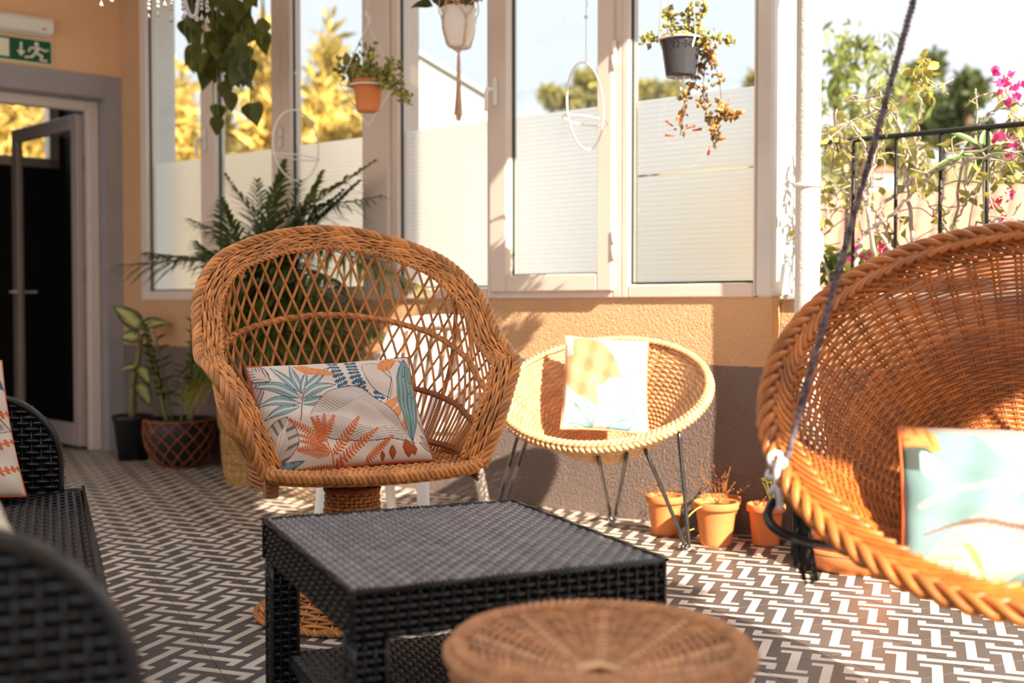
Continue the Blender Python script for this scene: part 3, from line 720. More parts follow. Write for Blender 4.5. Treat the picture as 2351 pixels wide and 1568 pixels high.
def teal_print():
    c = Canvas(180, 140, 1.3, (.15, .245, .245))
    WH = (.40, .32, .28)
    c.leaf((.30, .05), (.95, .55), .12, (.33, .30, .27), hatch=46, hc=WH, bend=.06); c.leaf((.45, .1), (1., .42), .08, (.36, .30, .27), hatch=60, hc=WH); c.leaf((.0, .02), (.55, .07), .03, (.28, .22, .20))
    c.leaf((.75, .42), (1.0, .55), .10, WH); c.line([(.05, .55), (.2, .45), (.5, .42), (.75, .52)], .018, (.42, .34, .28)); c.leaf((.35, .4), (.5, .47), .05, WH)
    c.leaf((.05, .98), (.62, .62), .20, (.42, .33, .29), hatch=60, hc=(.36, .24, .19)); c.leaf((.2, 1.0), (.5, .70), .14, (.42, .34, .29)); c.leaf((.35, .62), (.62, .80), .12, (.42, .34, .29))
    c.leaf((.0, .02), (.13, .22), .10, (.60, .22, .06), hatch=70, hc=(.35, .1, .03)); c.leaf((.0, .16), (.1, .34), .07, (.07, .09, .08)); c.leaf((.06, .2), (.15, .5), .05, (.30, .52, .55))
    cu = crom(np.array([(.06, .72, 0), (.2, .665, 0), (.42, .70, 0), (.60, .83, 0), (.66, 1.0, 0)]), 8)[:, :2]
    for i in range(len(cu) - 1): c.line(cu[i:i + 2], .008 + .016 * i / len(cu), (.16, .10, .085) if i < 20 else (.17, .16, .12))
    c.leaf((.8, 1.0), (.98, .75), .06, (.16, .36, .40)); c.leaf((.2, .78), (.3, .95), .02, (.6, .22, .08))
    return c
def pillow(name, label, center, ax, up, w_, h_, th, canvas, pipe_col, backcol, group=None, cat='cushion', bow=.045, shear=0.):
    """cushion with printed front, own piping"""
    n = nrm(np.cross(ax, up)); up = nrm(up); ax = nrm(np.cross(up, n))
    nx, ny = canvas.nx, canvas.ny
    x = np.linspace(-1, 1, nx); y = np.linspace(1, -1, ny); X, Y = np.meshgrid(x, y)
    prof = ((1 - X ** 2).clip(0) ** .42) * ((1 - Y ** 2).clip(0) ** .42)
    px = X * w_ / 2 * (1 - bow * (1 - Y ** 2)); py = Y * h_ / 2 * (1 - bow * (1 - X ** 2))
    px = px + shear * py
    wr = .012 * th / .12 * (np.sin(9 * X + 4 * Y) * np.cos(7 * Y - 3 * X)) * prof
    F_ = np.stack([px, py, prof * th / 2 + wr], -1); B_ = np.stack([px, py, -prof * th / 2], -1)[::6, ::6]
    root = thing(name, label, cat, center, group=group)
    root.rotation_euler = Matrix((ax, up, n)).transposed().to_euler()
    mb = MB(); mb.grid(F_, canvas.a, flip=False); mb.build('printed_front', mat_attr('printed_cloth'), root, color=True)
    mb = MB(); mb.grid(B_, flip=True); mb.build('back_cover', mat('cloth_' + name + str(len(MATS)), backcol, .8, .05), root)
    t = np.linspace(-1, 1, 40)
    ring = np.concatenate([np.stack([t * w_ / 2, (1 - bow * (1 - t ** 2)) * h_ / 2, 0 * t], 1)[:-1], np.stack([w_ / 2 * (1 - bow * (1 - t ** 2)), -t * h_ / 2, 0 * t], 1)[:-1],
                           np.stack([-t * w_ / 2, -(1 - bow * (1 - t ** 2)) * h_ / 2, 0 * t], 1)[:-1], np.stack([-w_ / 2 * (1 - bow * (1 - t ** 2)), t * h_ / 2, 0 * t], 1)[:-1]])
    ring[:, 0] += shear * ring[:, 1]
    mb = MB(); mb.tube(ring, .004, 6, closed=True, ref=(0, 0, 1)); mb.build('piping', mat('piping_%d' % int(pipe_col[0] * 999), pipe_col, .7), root)
    return root

# ---------------- peacock chair
PC = thing('peacock_chair', 'honey wicker peacock armchair with lattice back on a swivel base', 'chair', (-.47, 3.37, 0), math.radians(22))
half = [(.302, -.28, .45), (.342, -.288, .55), (.386, -.27, .655), (.432, -.215, .735), (.448, -.13, .765), (.44, -.03, .825), (.428, .07, .93), (.36, .185, 1.035), (.25, .255, 1.095), (.125, .29, 1.13), (0, .3, 1.142)]
ctrl = np.array([(-x, y, z) for x, y, z in half] + half[::-1][1:])
RIM = resample(crom(ctrl, 14), 361)
KC = np.array([0, .03, .66])
din = nrm(KC - RIM); Tn = nrm(np.gradient(RIM, axis=0)); din = nrm(din - (din * Tn).sum(1, keepdims=True) * Tn); nn_ = np.cross(Tn, din)
tt = np.arange(361) / 360.
mb = MB()
for j in range(8):
    ph = 2 * PI * 25 * tt + j * 2.3
    P = RIM + din * (.007 + .0083 * j + .0028 * np.sin(ph * .5 + j))[:, None] + nn_ * (.006 * np.sin(ph))[:, None]
    mb.tube(P, .0047, 7, ref=nn_)
    P = RIM + din * (.007 + .0083 * j)[:, None] * 1. - nn_ * (.006 * np.sin(ph))[:, None] if False else RIM + din * (.009 + .0083 * j) + nn_ * (-.006 * np.sin(ph + .3))[:, None]
    mb.tube(P, .0040, 6, ref=nn_)
tag(mb.build('rim_band', M_wick, PC), kind='stuff')
mb = MB(); mb.tube(RIM + din * .037, 1., 6, ref=nn_, fn=.0022, fb=.030); mb.build('rim_gap_shade', mat('wicker_gap_shade', (.10, .032, .010), .7), PC)  # dark band added under the strands, painting the shade in their gaps
mb = MB(); helix_braid(mb, RIM - din * .003, .0066, .0085, 27, 4, closed=False); helix_braid(mb, RIM + din * .066, .004, .0055, 60, 2, closed=False, ref=(.3, 1, .2)); mb.build('rim_braid', M_wick, PC)
seatp = [(-.285, -.27), (-.305, -.1), (-.275, .08), (-.17, .19), (0, .225), (.17, .19), (.275, .08), (.305, -.1), (.285, -.27)]
SEAT = resample(crom(np.array([(x, y, .455) for x, y in seatp]), 14), 361)
def samp(C, u): 
    u = np.clip(u, 0, 1); x = np.linspace(0, 1, len(C)); return np.stack([np.interp(u, x, C[:, i]) for i in range(3)], -1)
RIN = RIM + din * .06
def shell(u, v):
    a = samp(SEAT, u); b = samp(RIN, u); v = np.asarray(v)[..., None]
    out = np.stack([a[..., 0], a[..., 1], 0 * a[..., 0]], -1)
    return a + (b - a) * v + nrm(out + [0, .02, 0]) * (.05 * np.sin(PI * v) * np.minimum(1, 4 * np.minimum(u, 1 - u)[..., None]))
cane_v = np.linspace(0, 1, 18)
VL = .33
for fam in (-1, 1):
    for k in range(43):
        uc = .05 + .9 * k / 42.
        du = .044 * fam
        v = np.linspace(VL, 1.02, 16); u = uc + du * (v - .66) / .34 * 1.0
        if u.min() < .03 or u.max() > .97: 
            u = np.clip(u, .03, .97)
        P = shell(u, v); nr = nrm(np.stack([P[:, 0], P[:, 1], 0 * P[:, 0]], 1))
        mb = MB(); mb.tube(P + nr * .0045 * fam, .0043, 6); mb.build('lattice_cane', M_wick, PC)
mb = MB(); us = np.linspace(.035, .965, 84); UU, VV = np.meshgrid(us, np.linspace(0, VL + .01, 8), indexing='ij'); mb.tubes(shell(UU, VV), .0043, 6)
tag(mb.build('lower_stakes', M_wick, PC), kind='stuff')
for v_, nm_, rr, tr in ((.66, 'middle_hoop', .0052, 62), (VL, 'lower_hoop', .005, 62), (.05, 'base_hoop', .005, 60)):
    u = np.linspace(.045, .955, 320); C = shell(u, np.full(320, v_)); mb = MB(); helix_braid(mb, C, rr, .0062, tr, 3, closed=False); mb.build(nm_, M_wick if v_ > .5 else M_wickd, PC)
for u0 in (.30, .70):
    v = np.linspace(-.02, 1.0, 120); C = shell(np.full(120, u0), v); C = C + nrm(np.stack([C[:, 0], C[:, 1], 0 * C[:, 0]], 1)) * .014
    mb = MB(); mb.tube(C, .0075, 8); helix_braid(mb, C, .0026, .0078, 55, 1, closed=False); mb.build('wrapped_post', M_wickd, PC)
# seat
mb = MB()
SW = lambda y: np.interp(y, [p[1] for p in seatp[:5]], [-p[0] for p in seatp[:5]])
ys = np.linspace(-.262, .2, 26)
for j, y in enumerate(ys):
    hw = SW(y); x = np.linspace(-hw, hw, 120)
    P = np.stack([x, 0 * x + y, .449 + .0075 * np.sin(x * 2 * PI / .048 + j * PI)], 1); mb.tube(P, .0062, 6, ref=(0, 0, 1), fn=.7, fb=1.2)
for x in np.arange(-.28, .29, .024):
    yy = np.linspace(-.265, .2, 30); yy = yy[np.abs(x) < SW(yy)]
    if len(yy) > 3: mb.tube(np.stack([0 * yy + x, yy, 0 * yy + .449], 1), .005, 5)
tag(mb.build('woven_seat', M_wick, PC), kind='stuff')
fe = crom(np.array([(-.29, -.255, .455), (-.275, -.29, .445), (-.15, -.30, .434), (0, -.303, .43), (.15, -.30, .434), (.275, -.29, .445), (.29, -.255, .455)]), 40)
fe = resample(fe, 260)
mb = MB()
for j in range(4): mb.tube(fe + np.array([0, .004 * j - .004, -.0068 * j + .012]) + np.stack([0 * fe[:, 0], .003 * np.sin(np.arange(260) * .5 + j * 2), 0 * fe[:, 0]], 1), .0062, 6)
plait(mb, fe + np.array([0, -.004, .014]), .0075, .013, 11, 4, closed=False, ref=np.array([0, -.5, .8]))
mb.build('front_roll', M_wick, PC)
mb = MB(); SR = np.concatenate([SEAT[::6]]); 
for j in range(4): mb.tube(SEAT * [1.02, 1.02, 1] + [0, 0, -.012 * j - .004], .006, 6)
mb.build('seat_edge', M_wickd, PC)
mb = MB()
for xx in (-.10, .10): mb.rbox((xx - .02, -.20, .41), (xx + .02, .18, .435), .004)
for yy in (-.03, .12): mb.rbox((-.15, yy - .02, .392), (.15, yy + .02, .412), .004)
mb.rbox((-.30, -.27, .395), (-.265, -.22, .45), .004); mb.rbox((.262, -.25, .42), (.285, -.22, .45), .004)
mb.build('seat_frame', M_wickd, PC, False)
prof = np.array([(.072, .362), (.074, .32), (.082, .27), (.105, .21), (.15, .14), (.205, .08), (.25, .035), (.275, .006)])
pl = np.concatenate([[0], np.cumsum(np.hypot(*np.diff(prof, axis=0).T))]); pl /= pl[-1]
def lat(prof_, ln_):
    return lambda u, v: np.stack([np.interp(v, ln_, prof_[:, 0]) * np.cos(2 * PI * u), np.interp(v, ln_, prof_[:, 0]) * np.sin(2 * PI * u), np.interp(v, ln_, prof_[:, 1])], -1)
mb = MB(); weave(mb, lat(prof, pl), 34, np.linspace(0.01, .995, 40), .0056, .0055, rs=.004, flat=.8)
tag(mb.build('pedestal_weave', M_wick, PC), kind='stuff')
mb = MB(); mb.tube([(0, 0, .01), (0, 0, .40)], .04, 16); helix_braid(mb, [(.075 * math.cos(a), .075 * math.sin(a), .364) for a in np.arange(90) * 2 * PI / 90], .005, .006, 24, 2); mb.build('swivel_post', M_wickd, PC)
mb = MB(); helix_braid(mb, [(.278 * math.cos(a), .278 * math.sin(a), .012) for a in np.arange(200) * 2 * PI / 200], .006, .006, 60, 2); mb.build('base_rim', M_wick, PC)

# cushion on the peacock chair
cc = [D(562, 843, 3.22), D(937, 840, 3.42), D(990, 1060, 3.28), D(605, 1080, 3.08)]
axv = (cc[1] - cc[0] + cc[2] - cc[3]) / 2; upv = (cc[0] - cc[3] + cc[1] - cc[2]) / 2
PCU = pillow('lumbar_cushion', 'cream cushion printed with teal leaves and orange fern on the peacock chair', np.mean(cc, 0) + [.006, -.018, .004], axv, upv, np.linalg.norm(axv) * 1.0, np.linalg.norm(upv) * 1.06, .12, peacock_print(), (.45, .07, .02), (.62, .5, .4))

# ---------------- round wicker chair on hairpin legs
RC0 = np.array([.342, 4.283, .589]); rn = nrm(np.array([-.149, -.47, 1.])); RR = .385
ra, rb, _ = basis(rn)
RCH = thing('round_wicker_chair', 'pale round wicker bowl chair on black hairpin legs', 'chair', (.342, 4.283, 0))
org = np.array([.342, 4.283, 0])
def bowl_fn(c, a, b, n, R, Dp, pw, r0=.03):
    def S(u, v):
        rho = r0 + (R - r0) * v; h_ = -Dp * (1 - v ** pw)
        return c + (np.cos(2 * PI * u) * rho)[..., None] * a + (np.sin(2 * PI * u) * rho)[..., None] * b + h_[..., None] * n
    return S
mb = MB(); weave(mb, bowl_fn(RC0, ra, rb, rn, RR, .29, 1.35), 52, np.linspace(.0, .985, 52), .0046, .0042, rs=.0034)
tag(mb.build('woven_bowl', M_wickl, RCH, origin=org), kind='stuff')
mb = MB(); th = np.arange(420) * 2 * PI / 420; C = RC0 + .392 * (np.outer(np.cos(th), ra) + np.outer(np.sin(th), rb)) + rn * .0
rad = np.outer(np.cos(th), ra) + np.outer(np.sin(th), rb)
plait(mb, C, .0085, .016, 30, 4, ref=rad + rn * .3, depth=.55); mb.build('plaited_rim', M_wickl, RCH, origin=org)
ring = RC0 - rn * .085 + .325 * rad
for (ft, t1, t2) in ((G(1572, 1264), (1472, 1010), (1552, 985)), (G(1407, 1197), (1372, 1020), (1432, 1012)), (G(1112, 1322), (1205, 1010), (1150, 985))):
    ft = ft + np.array([0, 0, .006])
    tops = []
    for t in (t1, t2):
        # top of each rod on the ring: the nearest ring point in the picture
        pr = np.array([(CX + FPX * q[0] / q[1], 0) for q in ring]); 
        i = np.argmin([(CX + FPX * q[0] / q[1] - t[0]) ** 2 + 1.2 * ((HOR - FPX * (q[2] - EYE) / q[1]) - t[1]) ** 2 for q in ring]); tops.append(ring[i])
    lat_ = nrm((tops[1] - tops[0]) * [1, 1, 0]) * .016
    mb = MB(); mb.tube(crom([tops[0], ft - lat_ + [0, 0, .05], ft - lat_ * .7 + [0, 0, .01], ft, ft + lat_ * .7 + [0, 0, .01], ft + lat_ + [0, 0, .05], tops[1]], 8), .0074, 8); mb.build('hairpin_leg', M_steel, RCH, origin=org)
cc = [D(1300, 792, 4.48), D(1483, 783, 4.50), D(1487, 985, 4.25), D(1285, 1000, 4.22)]
axv = (cc[1] - cc[0] + cc[2] - cc[3]) / 2; upv = (cc[0] - cc[3] + cc[1] - cc[2]) / 2
pillow('small_cushion', 'pale cushion with faded orange and teal leaves in the round chair', np.mean(cc, 0) + [0, -.02, .01], axv, upv, np.linalg.norm(axv) * 1.0, np.linalg.norm(upv) * 1.04, .10, pale_print((.46, .41, .36), 3), (.62, .3, .16), (.6, .25, .1))

# ---------------- hanging bowl chair
E0 = np.array([1.002, 2.147, .739]); en = nrm(np.array([-.325, -.763, 1.])); ER = .492
ea, eb, _ = basis(en)
EG = thing('hanging_bowl_chair', 'large chestnut wicker bowl chair hanging from a rope', 'chair', (1.002, 2.147, 0)); org = np.array([1.002, 2.147, 0])
S_e = bowl_fn(E0, ea, eb, en, ER, .34, 2.2)
mb = MB(); weave(mb, S_e, 60, np.linspace(.03, .97, 82), .0043, .0042, rs=.003, pair=.0020, flat=.85, k=5)
tag(mb.build('woven_bowl', M_egg, EG, origin=org), kind='stuff')
th = np.arange(520) * 2 * PI / 520; rad = np.outer(np.cos(th), ea) + np.outer(np.sin(th), eb)
mb = MB(); plait(mb, E0 + .507 * rad, .0095, .021, 17, 5, ref=nrm(en * .9 - rad * .6), depth=.45); mb.build('plaited_rim', M_egg, EG, origin=org)
mb = MB()
for k_ in range(112):
    a0 = 2 * PI * k_ / 112; ph = np.linspace(0, 1, 9); aa = a0 + ph * .46
    rr_ = .466 + .03 * np.sin(ph * PI); hh = -.030 + .045 * ph - .0 
    P = E0 + (rr_ * np.cos(aa))[:, None] * ea + (rr_ * np.sin(aa))[:, None] * eb + (hh + .010 * np.sin(ph * PI))[:, None] * en
    mb.tube(P, .0052, 5)
tag(mb.build('border_weave', M_egg, EG, origin=org), kind='stuff')
HANG = np.array([1.002, 2.147, 2.43])
rimc = E0 + .512 * rad
def rim_near(u, v):
    return rimc[np.argmin([(CX + FPX * q[0] / q[1] - u) ** 2 + (HOR - FPX * (q[2] - EYE) / q[1] - v) ** 2 for q in rimc])]
M_rope = mat('rope_dark', (.055, .022, .028), .85, .6, 90, .4, 500, col2=(.26, .2, .22)); M_ropew = mat('rope_white', (.62, .56, .54), .85, .2, 60, .3, 400)
kn = rim_near(1775, 1095)
for p in (kn, rim_near(2351 + 700, 900), rim_near(2380, 515)):
    t = np.linspace(0, 1, 220)[:, None]; C = p + (HANG - p) * t
    if p is kn: C = C + nrm(E0 - kn) * .0
    mb = MB(); helix_braid(mb, C, .0043, .0042, 90, 3, closed=False, ref=(1, 0, 0)); mb.build('suspension_rope', M_rope, EG, origin=org)
t = np.linspace(0, 1, 100)[:, None]; mb = MB(); helix_braid(mb, HANG + np.array([0, 0, .515]) * t, .0062, .006, 22, 3, closed=False, ref=(1, 0, 0)); mb.tube([HANG + np.array([.02 * math.cos(a), 0, .02 * math.sin(a)]) for a in np.arange(20) * 2 * PI / 20], .004, 6, closed=True); mb.build('main_rope', M_rope, EG, origin=org)
mb = MB()
for i, (dz, r_) in enumerate(((.02, .014), (0.0, .017), (-.03, .012))):
    C = [kn + np.array([-.012 + r_ * math.cos(a), r_ * .8 * math.sin(a), dz + .012 * math.sin(a + i)]) for a in np.arange(24) * 2 * PI / 24]
    mb.tube(C, .0062, 8, closed=True)
mb.tube(crom([kn + [-.01, -.02, .03], kn + [-.018, -.02, 0], kn + [-.012, -.02, -.04], kn + [-.01, -.015, -.07]], 6), .0068, 8)
mb.build('rope_knot', M_ropew, EG, origin=org)
mb = MB()
for i in range(46):
    a = rng.random() * 2 * PI; q = rng.random(); b0 = kn + np.array([.02 + .014 * math.cos(a), .014 * math.sin(a), -.015])
    mb.tube(crom([b0, b0 + [.012, 0, -.06], b0 + [.022 + .03 * (q - .5), .02 * (rng.random() - .5), -.15 - .05 * q]], 4), .0022, 4)
tag(mb.build('tassel', mat('tassel_dark', (.03, .028, .024), .9, .3), EG, origin=org), kind='stuff')
mb = MB(); mb.tube(crom([D(1777, 1150, 2.17), D(1763, 1180, 2.14), D(1778, 1212, 2.12), D(1828, 1238, 2.12), D(1900, 1251, 2.17), D(1990, 1262, 2.28), D(2090, 1240, 2.45)], 10), .009, 10); mb.build('support_hoop', mat('black_metal', (.02, .02, .022), .35, metal=.4), EG, origin=org)
# teal cushion in the bowl
axv = np.array([1, .10, -.035]); upv = np.array([-.06, .60, .80]); upv = nrm(upv - np.dot(upv, nrm(axv)) * nrm(axv)); tw = .49; thh = .345
cc = [D(2066, 1160, 2.17) + nrm(axv) * tw / 2]
pillow('teal_cushion', 'pale teal cushion with cream flowers in the hanging bowl chair', np.mean(cc, 0), axv, upv, tw, thh, .115, teal_print(), (.60, .13, .03), (.33, .22, .10), bow=.03, shear=.22)

# ---------------- black rattan pieces
def rattan_panel(mb, f, x0, x1, y0, y1, pw=.022, ph=.019, xr=None, amp=.0032):
    """flat strips woven over uprights; f(x, y, h) -> point, h out of the panel"""
    nrow = max(1, int(round((y1 - y0) / ph))); ncol = max(2, int(round((x1 - x0) / pw)))
    ph = (y1 - y0) / nrow; pw = (x1 - x0) / ncol
    e = 1e-3
    nv = nrm(f((x0 + x1) / 2, (y0 + y1) / 2, 1.) - f((x0 + x1) / 2, (y0 + y1) / 2, 0.))
    rows = []
    for j in range(nrow):
        y = y0 + (j + .5) * ph; a, b = (x0, x1) if xr is None else xr(y)
        if b - a < .02: continue
        n_ = 4 * ncol + 1; x = np.linspace(a, b, n_)
        hh = amp * np.cos((x - x0) / pw * PI + j * PI)
        rows.append(np.array([f(xx, y, h_) for xx, h_ in zip(x, hh)]))
    mb.tubes(np.array(rows), 1., 4, ref=nv, fn=.0022, fb=.46 * ph)
    cols = []
    for i in range(ncol + 1):
        x = x0 + i * pw; y = np.linspace(y0, y1, 6)
        if xr is not None: y = np.array([q for q in np.linspace(y0, y1, 40) if xr(q)[0] <= x <= xr(q)[1]])
        if len(y) < 2: continue
        y = np.linspace(y.min(), y.max(), 6); cols.append(np.array([f(x, yy, 0) for yy in y]))
    mb.tubes(np.array(cols), 1., 4, ref=nv, fn=.0026, fb=.0045)
tz = .42
tc4 = [G(597, 1192, tz), G(1175, 1150, tz), G(1531, 1283, tz), G(820, 1358, tz)]
tcn = np.mean(tc4, 0); tx = nrm((tc4[1] - tc4[0] + tc4[2] - tc4[3]) * [1, 1, 0]); ty = np.array([-tx[1], tx[0], 0])
TWX = .615; TWY = .722
TB = thing('coffee_table', 'low black woven rattan coffee table with a lower shelf', 'table', (tcn[0], tcn[1], 0), math.atan2(tx[1], tx[0]))
hx, hy = TWX / 2, TWY / 2; AH = .088
V3 = lambda *a: np.array(a, float)
mb = MB(); mb.rbox((-hx + .008, -hy + .008, tz - AH + .004), (hx - .008, hy - .008, tz - .006), .004); mb.build('core', M_ratcore, TB, False)
mb = MB(); rattan_panel(mb, lambda x, y, h: V3(y, x, tz - .003 + h), -hy + .004, hy - .004, -hx + .004, hx - .004, .020, .0165, amp=.0026); tag(mb.build('woven_top', mat('rattan_top_sheen', (.165, .152, .155), .3, .25, 30, .03, 300, spec=.6, island=.2), TB), kind='stuff')  # grey sky reflection painted into the top as a lighter rattan colour
for nm, f, wd in (('apron', lambda x, y, h: V3(x, -hy - h + .004, y), hx), ('apron', lambda x, y, h: V3(x, hy + h - .004, y), hx), ('apron', lambda x, y, h: V3(-hx - h + .004, x, y), hy), ('apron', lambda x, y, h: V3(hx + h - .004, x, y), hy)):
    mb = MB(); rattan_panel(mb, f, -wd, wd, tz - AH, tz, .0205, .0145); tag(mb.build(nm, M_rat, TB), kind='stuff')
mb = MB()
for sx_, sy_ in ((-1, -1), (1, -1), (1, 1), (-1, 1)): pass
ec = crom([V3(-hx, -hy, tz), V3(hx, -hy, tz), V3(hx, hy, tz), V3(-hx, hy, tz)], 1, closed=True); ec = resample(np.array([V3(-hx, -hy, tz - .002), V3(hx, -hy, tz - .002), V3(hx, hy, tz - .002), V3(-hx, hy, tz - .002)]), 260, closed=True)
mb = MB(); helix_braid(mb, ec, .0042, .004, 120, 2); mb.build('edge_binding', M_rat, TB)
for sx_, sy_ in ((-1, -1), (1, -1), (1, 1), (-1, 1)):
    lx, ly = sx_ * (hx - .034), sy_ * (hy - .034); q = .029
    mb = MB(); mb.box((lx - q + .004, ly - q + .004, .008), (lx + q - .004, ly + q - .004, tz - AH)); 
    for f in (lambda x, y, h: V3(lx + x, ly - q - h + .002, y), lambda x, y, h: V3(lx + x, ly + q + h - .002, y), lambda x, y, h: V3(lx - q - h + .002, ly + x, y), lambda x, y, h: V3(lx + q + h - .002, ly + x, y)):
        rattan_panel(mb, f, -q, q, .012, tz - AH, .0195, .0155)
    lg = mb.build('leg', M_rat, TB); m2 = MB().lathe([(0, 0), (.02, 0), (.02, .01), (0, .01)], 10, (lx, ly, 0)); m2.build('foot_pad', M_ratcore, lg)
mb = MB(); mb.rbox((-hx + .04, -hy + .04, .095), (hx - .04, hy - .04, .115), .003); sh_ = mb.build('shelf', M_ratcore, TB, False)
mb = MB(); rattan_panel(mb, lambda x, y, h: V3(y, x, .119 + h), -hy + .045, hy - .045, -hx + .045, hx - .045, .02, .0165); tag(mb.build('shelf_weave', mat('rattan_grey', (.05, .045, .04), .5, .3, 30, island=.3), sh_), kind='stuff')

# sofa at the left edge
SO = np.array([-1.300, 3.297, 0]); se = nrm(np.array([.374, -.927, 0])); sf = np.array([se[1], -se[0], 0])
SF = thing('rattan_sofa', 'black woven rattan sofa at the left edge of the terrace', 'sofa', SO); 
def sofa(x, y, z): return SO + se * x + sf * y + np.array([0, 0, z])      # x along, y to the back
SL, SD, SH, SZ = 2.18, .78, .65, .375
def arm_profile(z):
    # front edge of the arm: straight, then a round shoulder
    r_ = .20
    if z < SH - r_: return 0.
    q = min(1., (z - (SH - r_)) / r_); return r_ * (1 - math.sqrt(max(0, 1 - q * q)))
for x0, lab in ((0., 'far'), (SL - .05, 'near')):
    mb = MB(); yo = 0. if x0 == 0 else -.06
    def sofa(x, y, z, yo=yo): return SO + se * x + sf * (y + yo) + np.array([0, 0, z])
    zz = [.0, .2, SH - .2] + list(SH - .2 + .2 * np.sin(np.linspace(.1, PI / 2, 10)))
    poly = [(arm_profile(z) + .004, z) for z in zz] + [(SD, SH), (SD, 0.)]
    mb.prism([(p[0], min(p[1], SH - .004)) for p in poly], lambda y, z, t: sofa(t, y, z), x0 + .006, x0 + .044)
    arm = mb.build('arm', M_ratcore, SF, False, origin=SO)
    for sg, xx in ((-1, x0 + .004), (1, x0 + .046)):
        mb = MB(); rattan_panel(mb, lambda a, z, h: sofa(xx + sg * h, a, z), 0.0, SD, .03, SH - .004, .025, .0165, xr=lambda z: (arm_profile(z), SD)); tag(mb.build('arm_weave', M_rat, arm, origin=SO), kind='stuff')
    C = resample(np.array([sofa(x0 + .025, arm_profile(z), z) for z in np.concatenate([np.linspace(.02, SH - .2, 20), SH - .2 + .2 * np.sin(np.linspace(.05, PI / 2, 24))])] + [sofa(x0 + .025, y, SH) for y in np.linspace(.24, SD, 12)]), 150)
    mb = MB(); ph = np.arange(150)
    for of in (-.017, 0, .017): mb.tube(C + se * of, .0105, 6)
    helix_braid(mb, C, .003, .0125, 60, 2, closed=False, ref=tuple(se)); mb.build('arm_binding', M_rat, arm, origin=SO)
def sofa(x, y, z): return SO + se * x + sf * y + np.array([0, 0, z])
mb = MB(); mb.box((.05, -.055, .27), (SL - .05, SD, SZ - .006), f=sofa); seat = mb.build('seat', M_ratcore, SF, False, origin=SO)
mb = MB(); rattan_panel(mb, lambda x, y, h: sofa(x, y, SZ - .004 + h), .05, SL - .05, -.06, SD - .05, .026, .0205); tag(mb.build('seat_weave', M_rat, seat, origin=SO), kind='stuff')
mb = MB(); rattan_panel(mb, lambda x, y, h: sofa(x, -.058 - h, y), .0, SL, .26, SZ, .026, .018); tag(mb.build('front_weave', M_rat, seat, origin=SO), kind='stuff')
mb = MB(); rattan_panel(mb, lambda y, z, h: sofa(-.003 - h, y, z), -.058, .02, .26, SZ, .026, .018); mb.build('end_weave', M_rat, seat, origin=SO)
mb = MB(); helix_braid(mb, np.array([sofa(x, -.06, SZ) for x in np.linspace(0, SL, 160)]), .005, .005, 80, 2, closed=False); mb.build('seat_binding', M_rat, seat, origin=SO)
mb = MB(); mb.box((.05, SD - .06, .25), (SL - .05, SD, .74), f=sofa); bk = mb.build('backrest', M_ratcore, SF, False, origin=SO)
mb = MB(); rattan_panel(mb, lambda x, z, h: sofa(x, SD - .062 - h, z), .05, SL - .05, SZ, .74, .03, .02); tag(mb.build('back_weave', M_rat, bk, origin=SO), kind='stuff')
for x in (.06, SL - .1):
    for y in (-.03, SD - .08):
        mb = MB(); mb.rbox((x, y, 0.0), (x + .045, y + .045, .28), .004, f=sofa); mb.build('leg', M_ratcore, SF, False, origin=SO)
# its two cushions
nv = nrm(-sf * .93 + np.array([0, 0, .30]) + se * .25); ax_ = nrm(np.cross((0, 0, 1), nv)); up_ = np.cross(nv, ax_)
cc = [D(-370, 800, 3.0), D(-28, 838, 3.22), D(30, 1148, 3.05), D(-330, 1180, 2.8)]
pillow('sofa_cushion', 'cream cushion with orange fern leaning at the far end of the sofa', np.mean(cc, 0), (cc[1] - cc[0] + cc[2] - cc[3]) / 2, (cc[0] - cc[3] + cc[1] - cc[2]) / 2, .44, .42, .13, sofa_print(), (.55, .10, .03), (.6, .5, .4))
pillow('sofa_cushion', 'blurred cream cushion in the near corner of the sofa, in front of the fern cushion', sofa(1.94, .118, SZ + .142), ax_, up_, .28, .29, .12, pale_print((.70, .60, .46), 8, False), (.62, .45, .25), (.7, .6, .46))

# wicker stool in the foreground
PX, PY = .125, 1.63
PF = thing('wicker_stool', 'round wicker stool with dished woven top in the foreground', 'stool', (PX, PY, 0))
def ptop(u, v):
    rho = .012 + .19 * v; z = .392 - .016 * np.cos(PI * np.minimum(v, 1)) + .010 * v ** 6
    return np.stack([rho * np.cos(2 * PI * u), rho * np.sin(2 * PI * u), z], -1)
mb = MB(); weave(mb, ptop, 26, np.linspace(.08, .97, 30), .0042, .0040, stakes=False, flat=.8); tag(mb.build('woven_top', M_pouf, PF), kind='stuff')
for k_ in range(26):
    a = 2 * PI * k_ / 26; v = np.linspace(0, 1.0, 14); P = ptop(np.full(14, k_ / 26.), v) + [0, 0, .002]
    mb = MB(); mb.tube(P, .0045, 6, ref=(0, 0, 1), fn=.6, fb=1.3 if k_ % 3 else 2.2); mb.build('spoke', M_wickl if k_ % 3 == 0 else M_pouf, PF)
mb = MB()
for q in range(3): mb.tube([(-.034, -.008 + q * .008, .379 + .002 * q), (0, -.006 + q * .006, .388), (.034, -.008 + q * .008, .379)], .005, 6)
mb.build('centre_knot', M_wickl, PF)
thv = np.arange(300) * 2 * PI / 300; Cr = np.stack([.207 * np.cos(thv), .207 * np.sin(thv), 0 * thv + .413], 1); rd = np.stack([np.cos(thv), np.sin(thv), 0 * thv + .8], 1)
mb = MB(); plait(mb, Cr, .0075, .013, 24, 4, ref=nrm(rd)); mb.build('plaited_rim', M_pouf, PF)
pp = np.array([(.208, .405), (.205, .3), (.185, .2), (.19, .1), (.21, .01)]); pln = np.linspace(0, 1, 5)
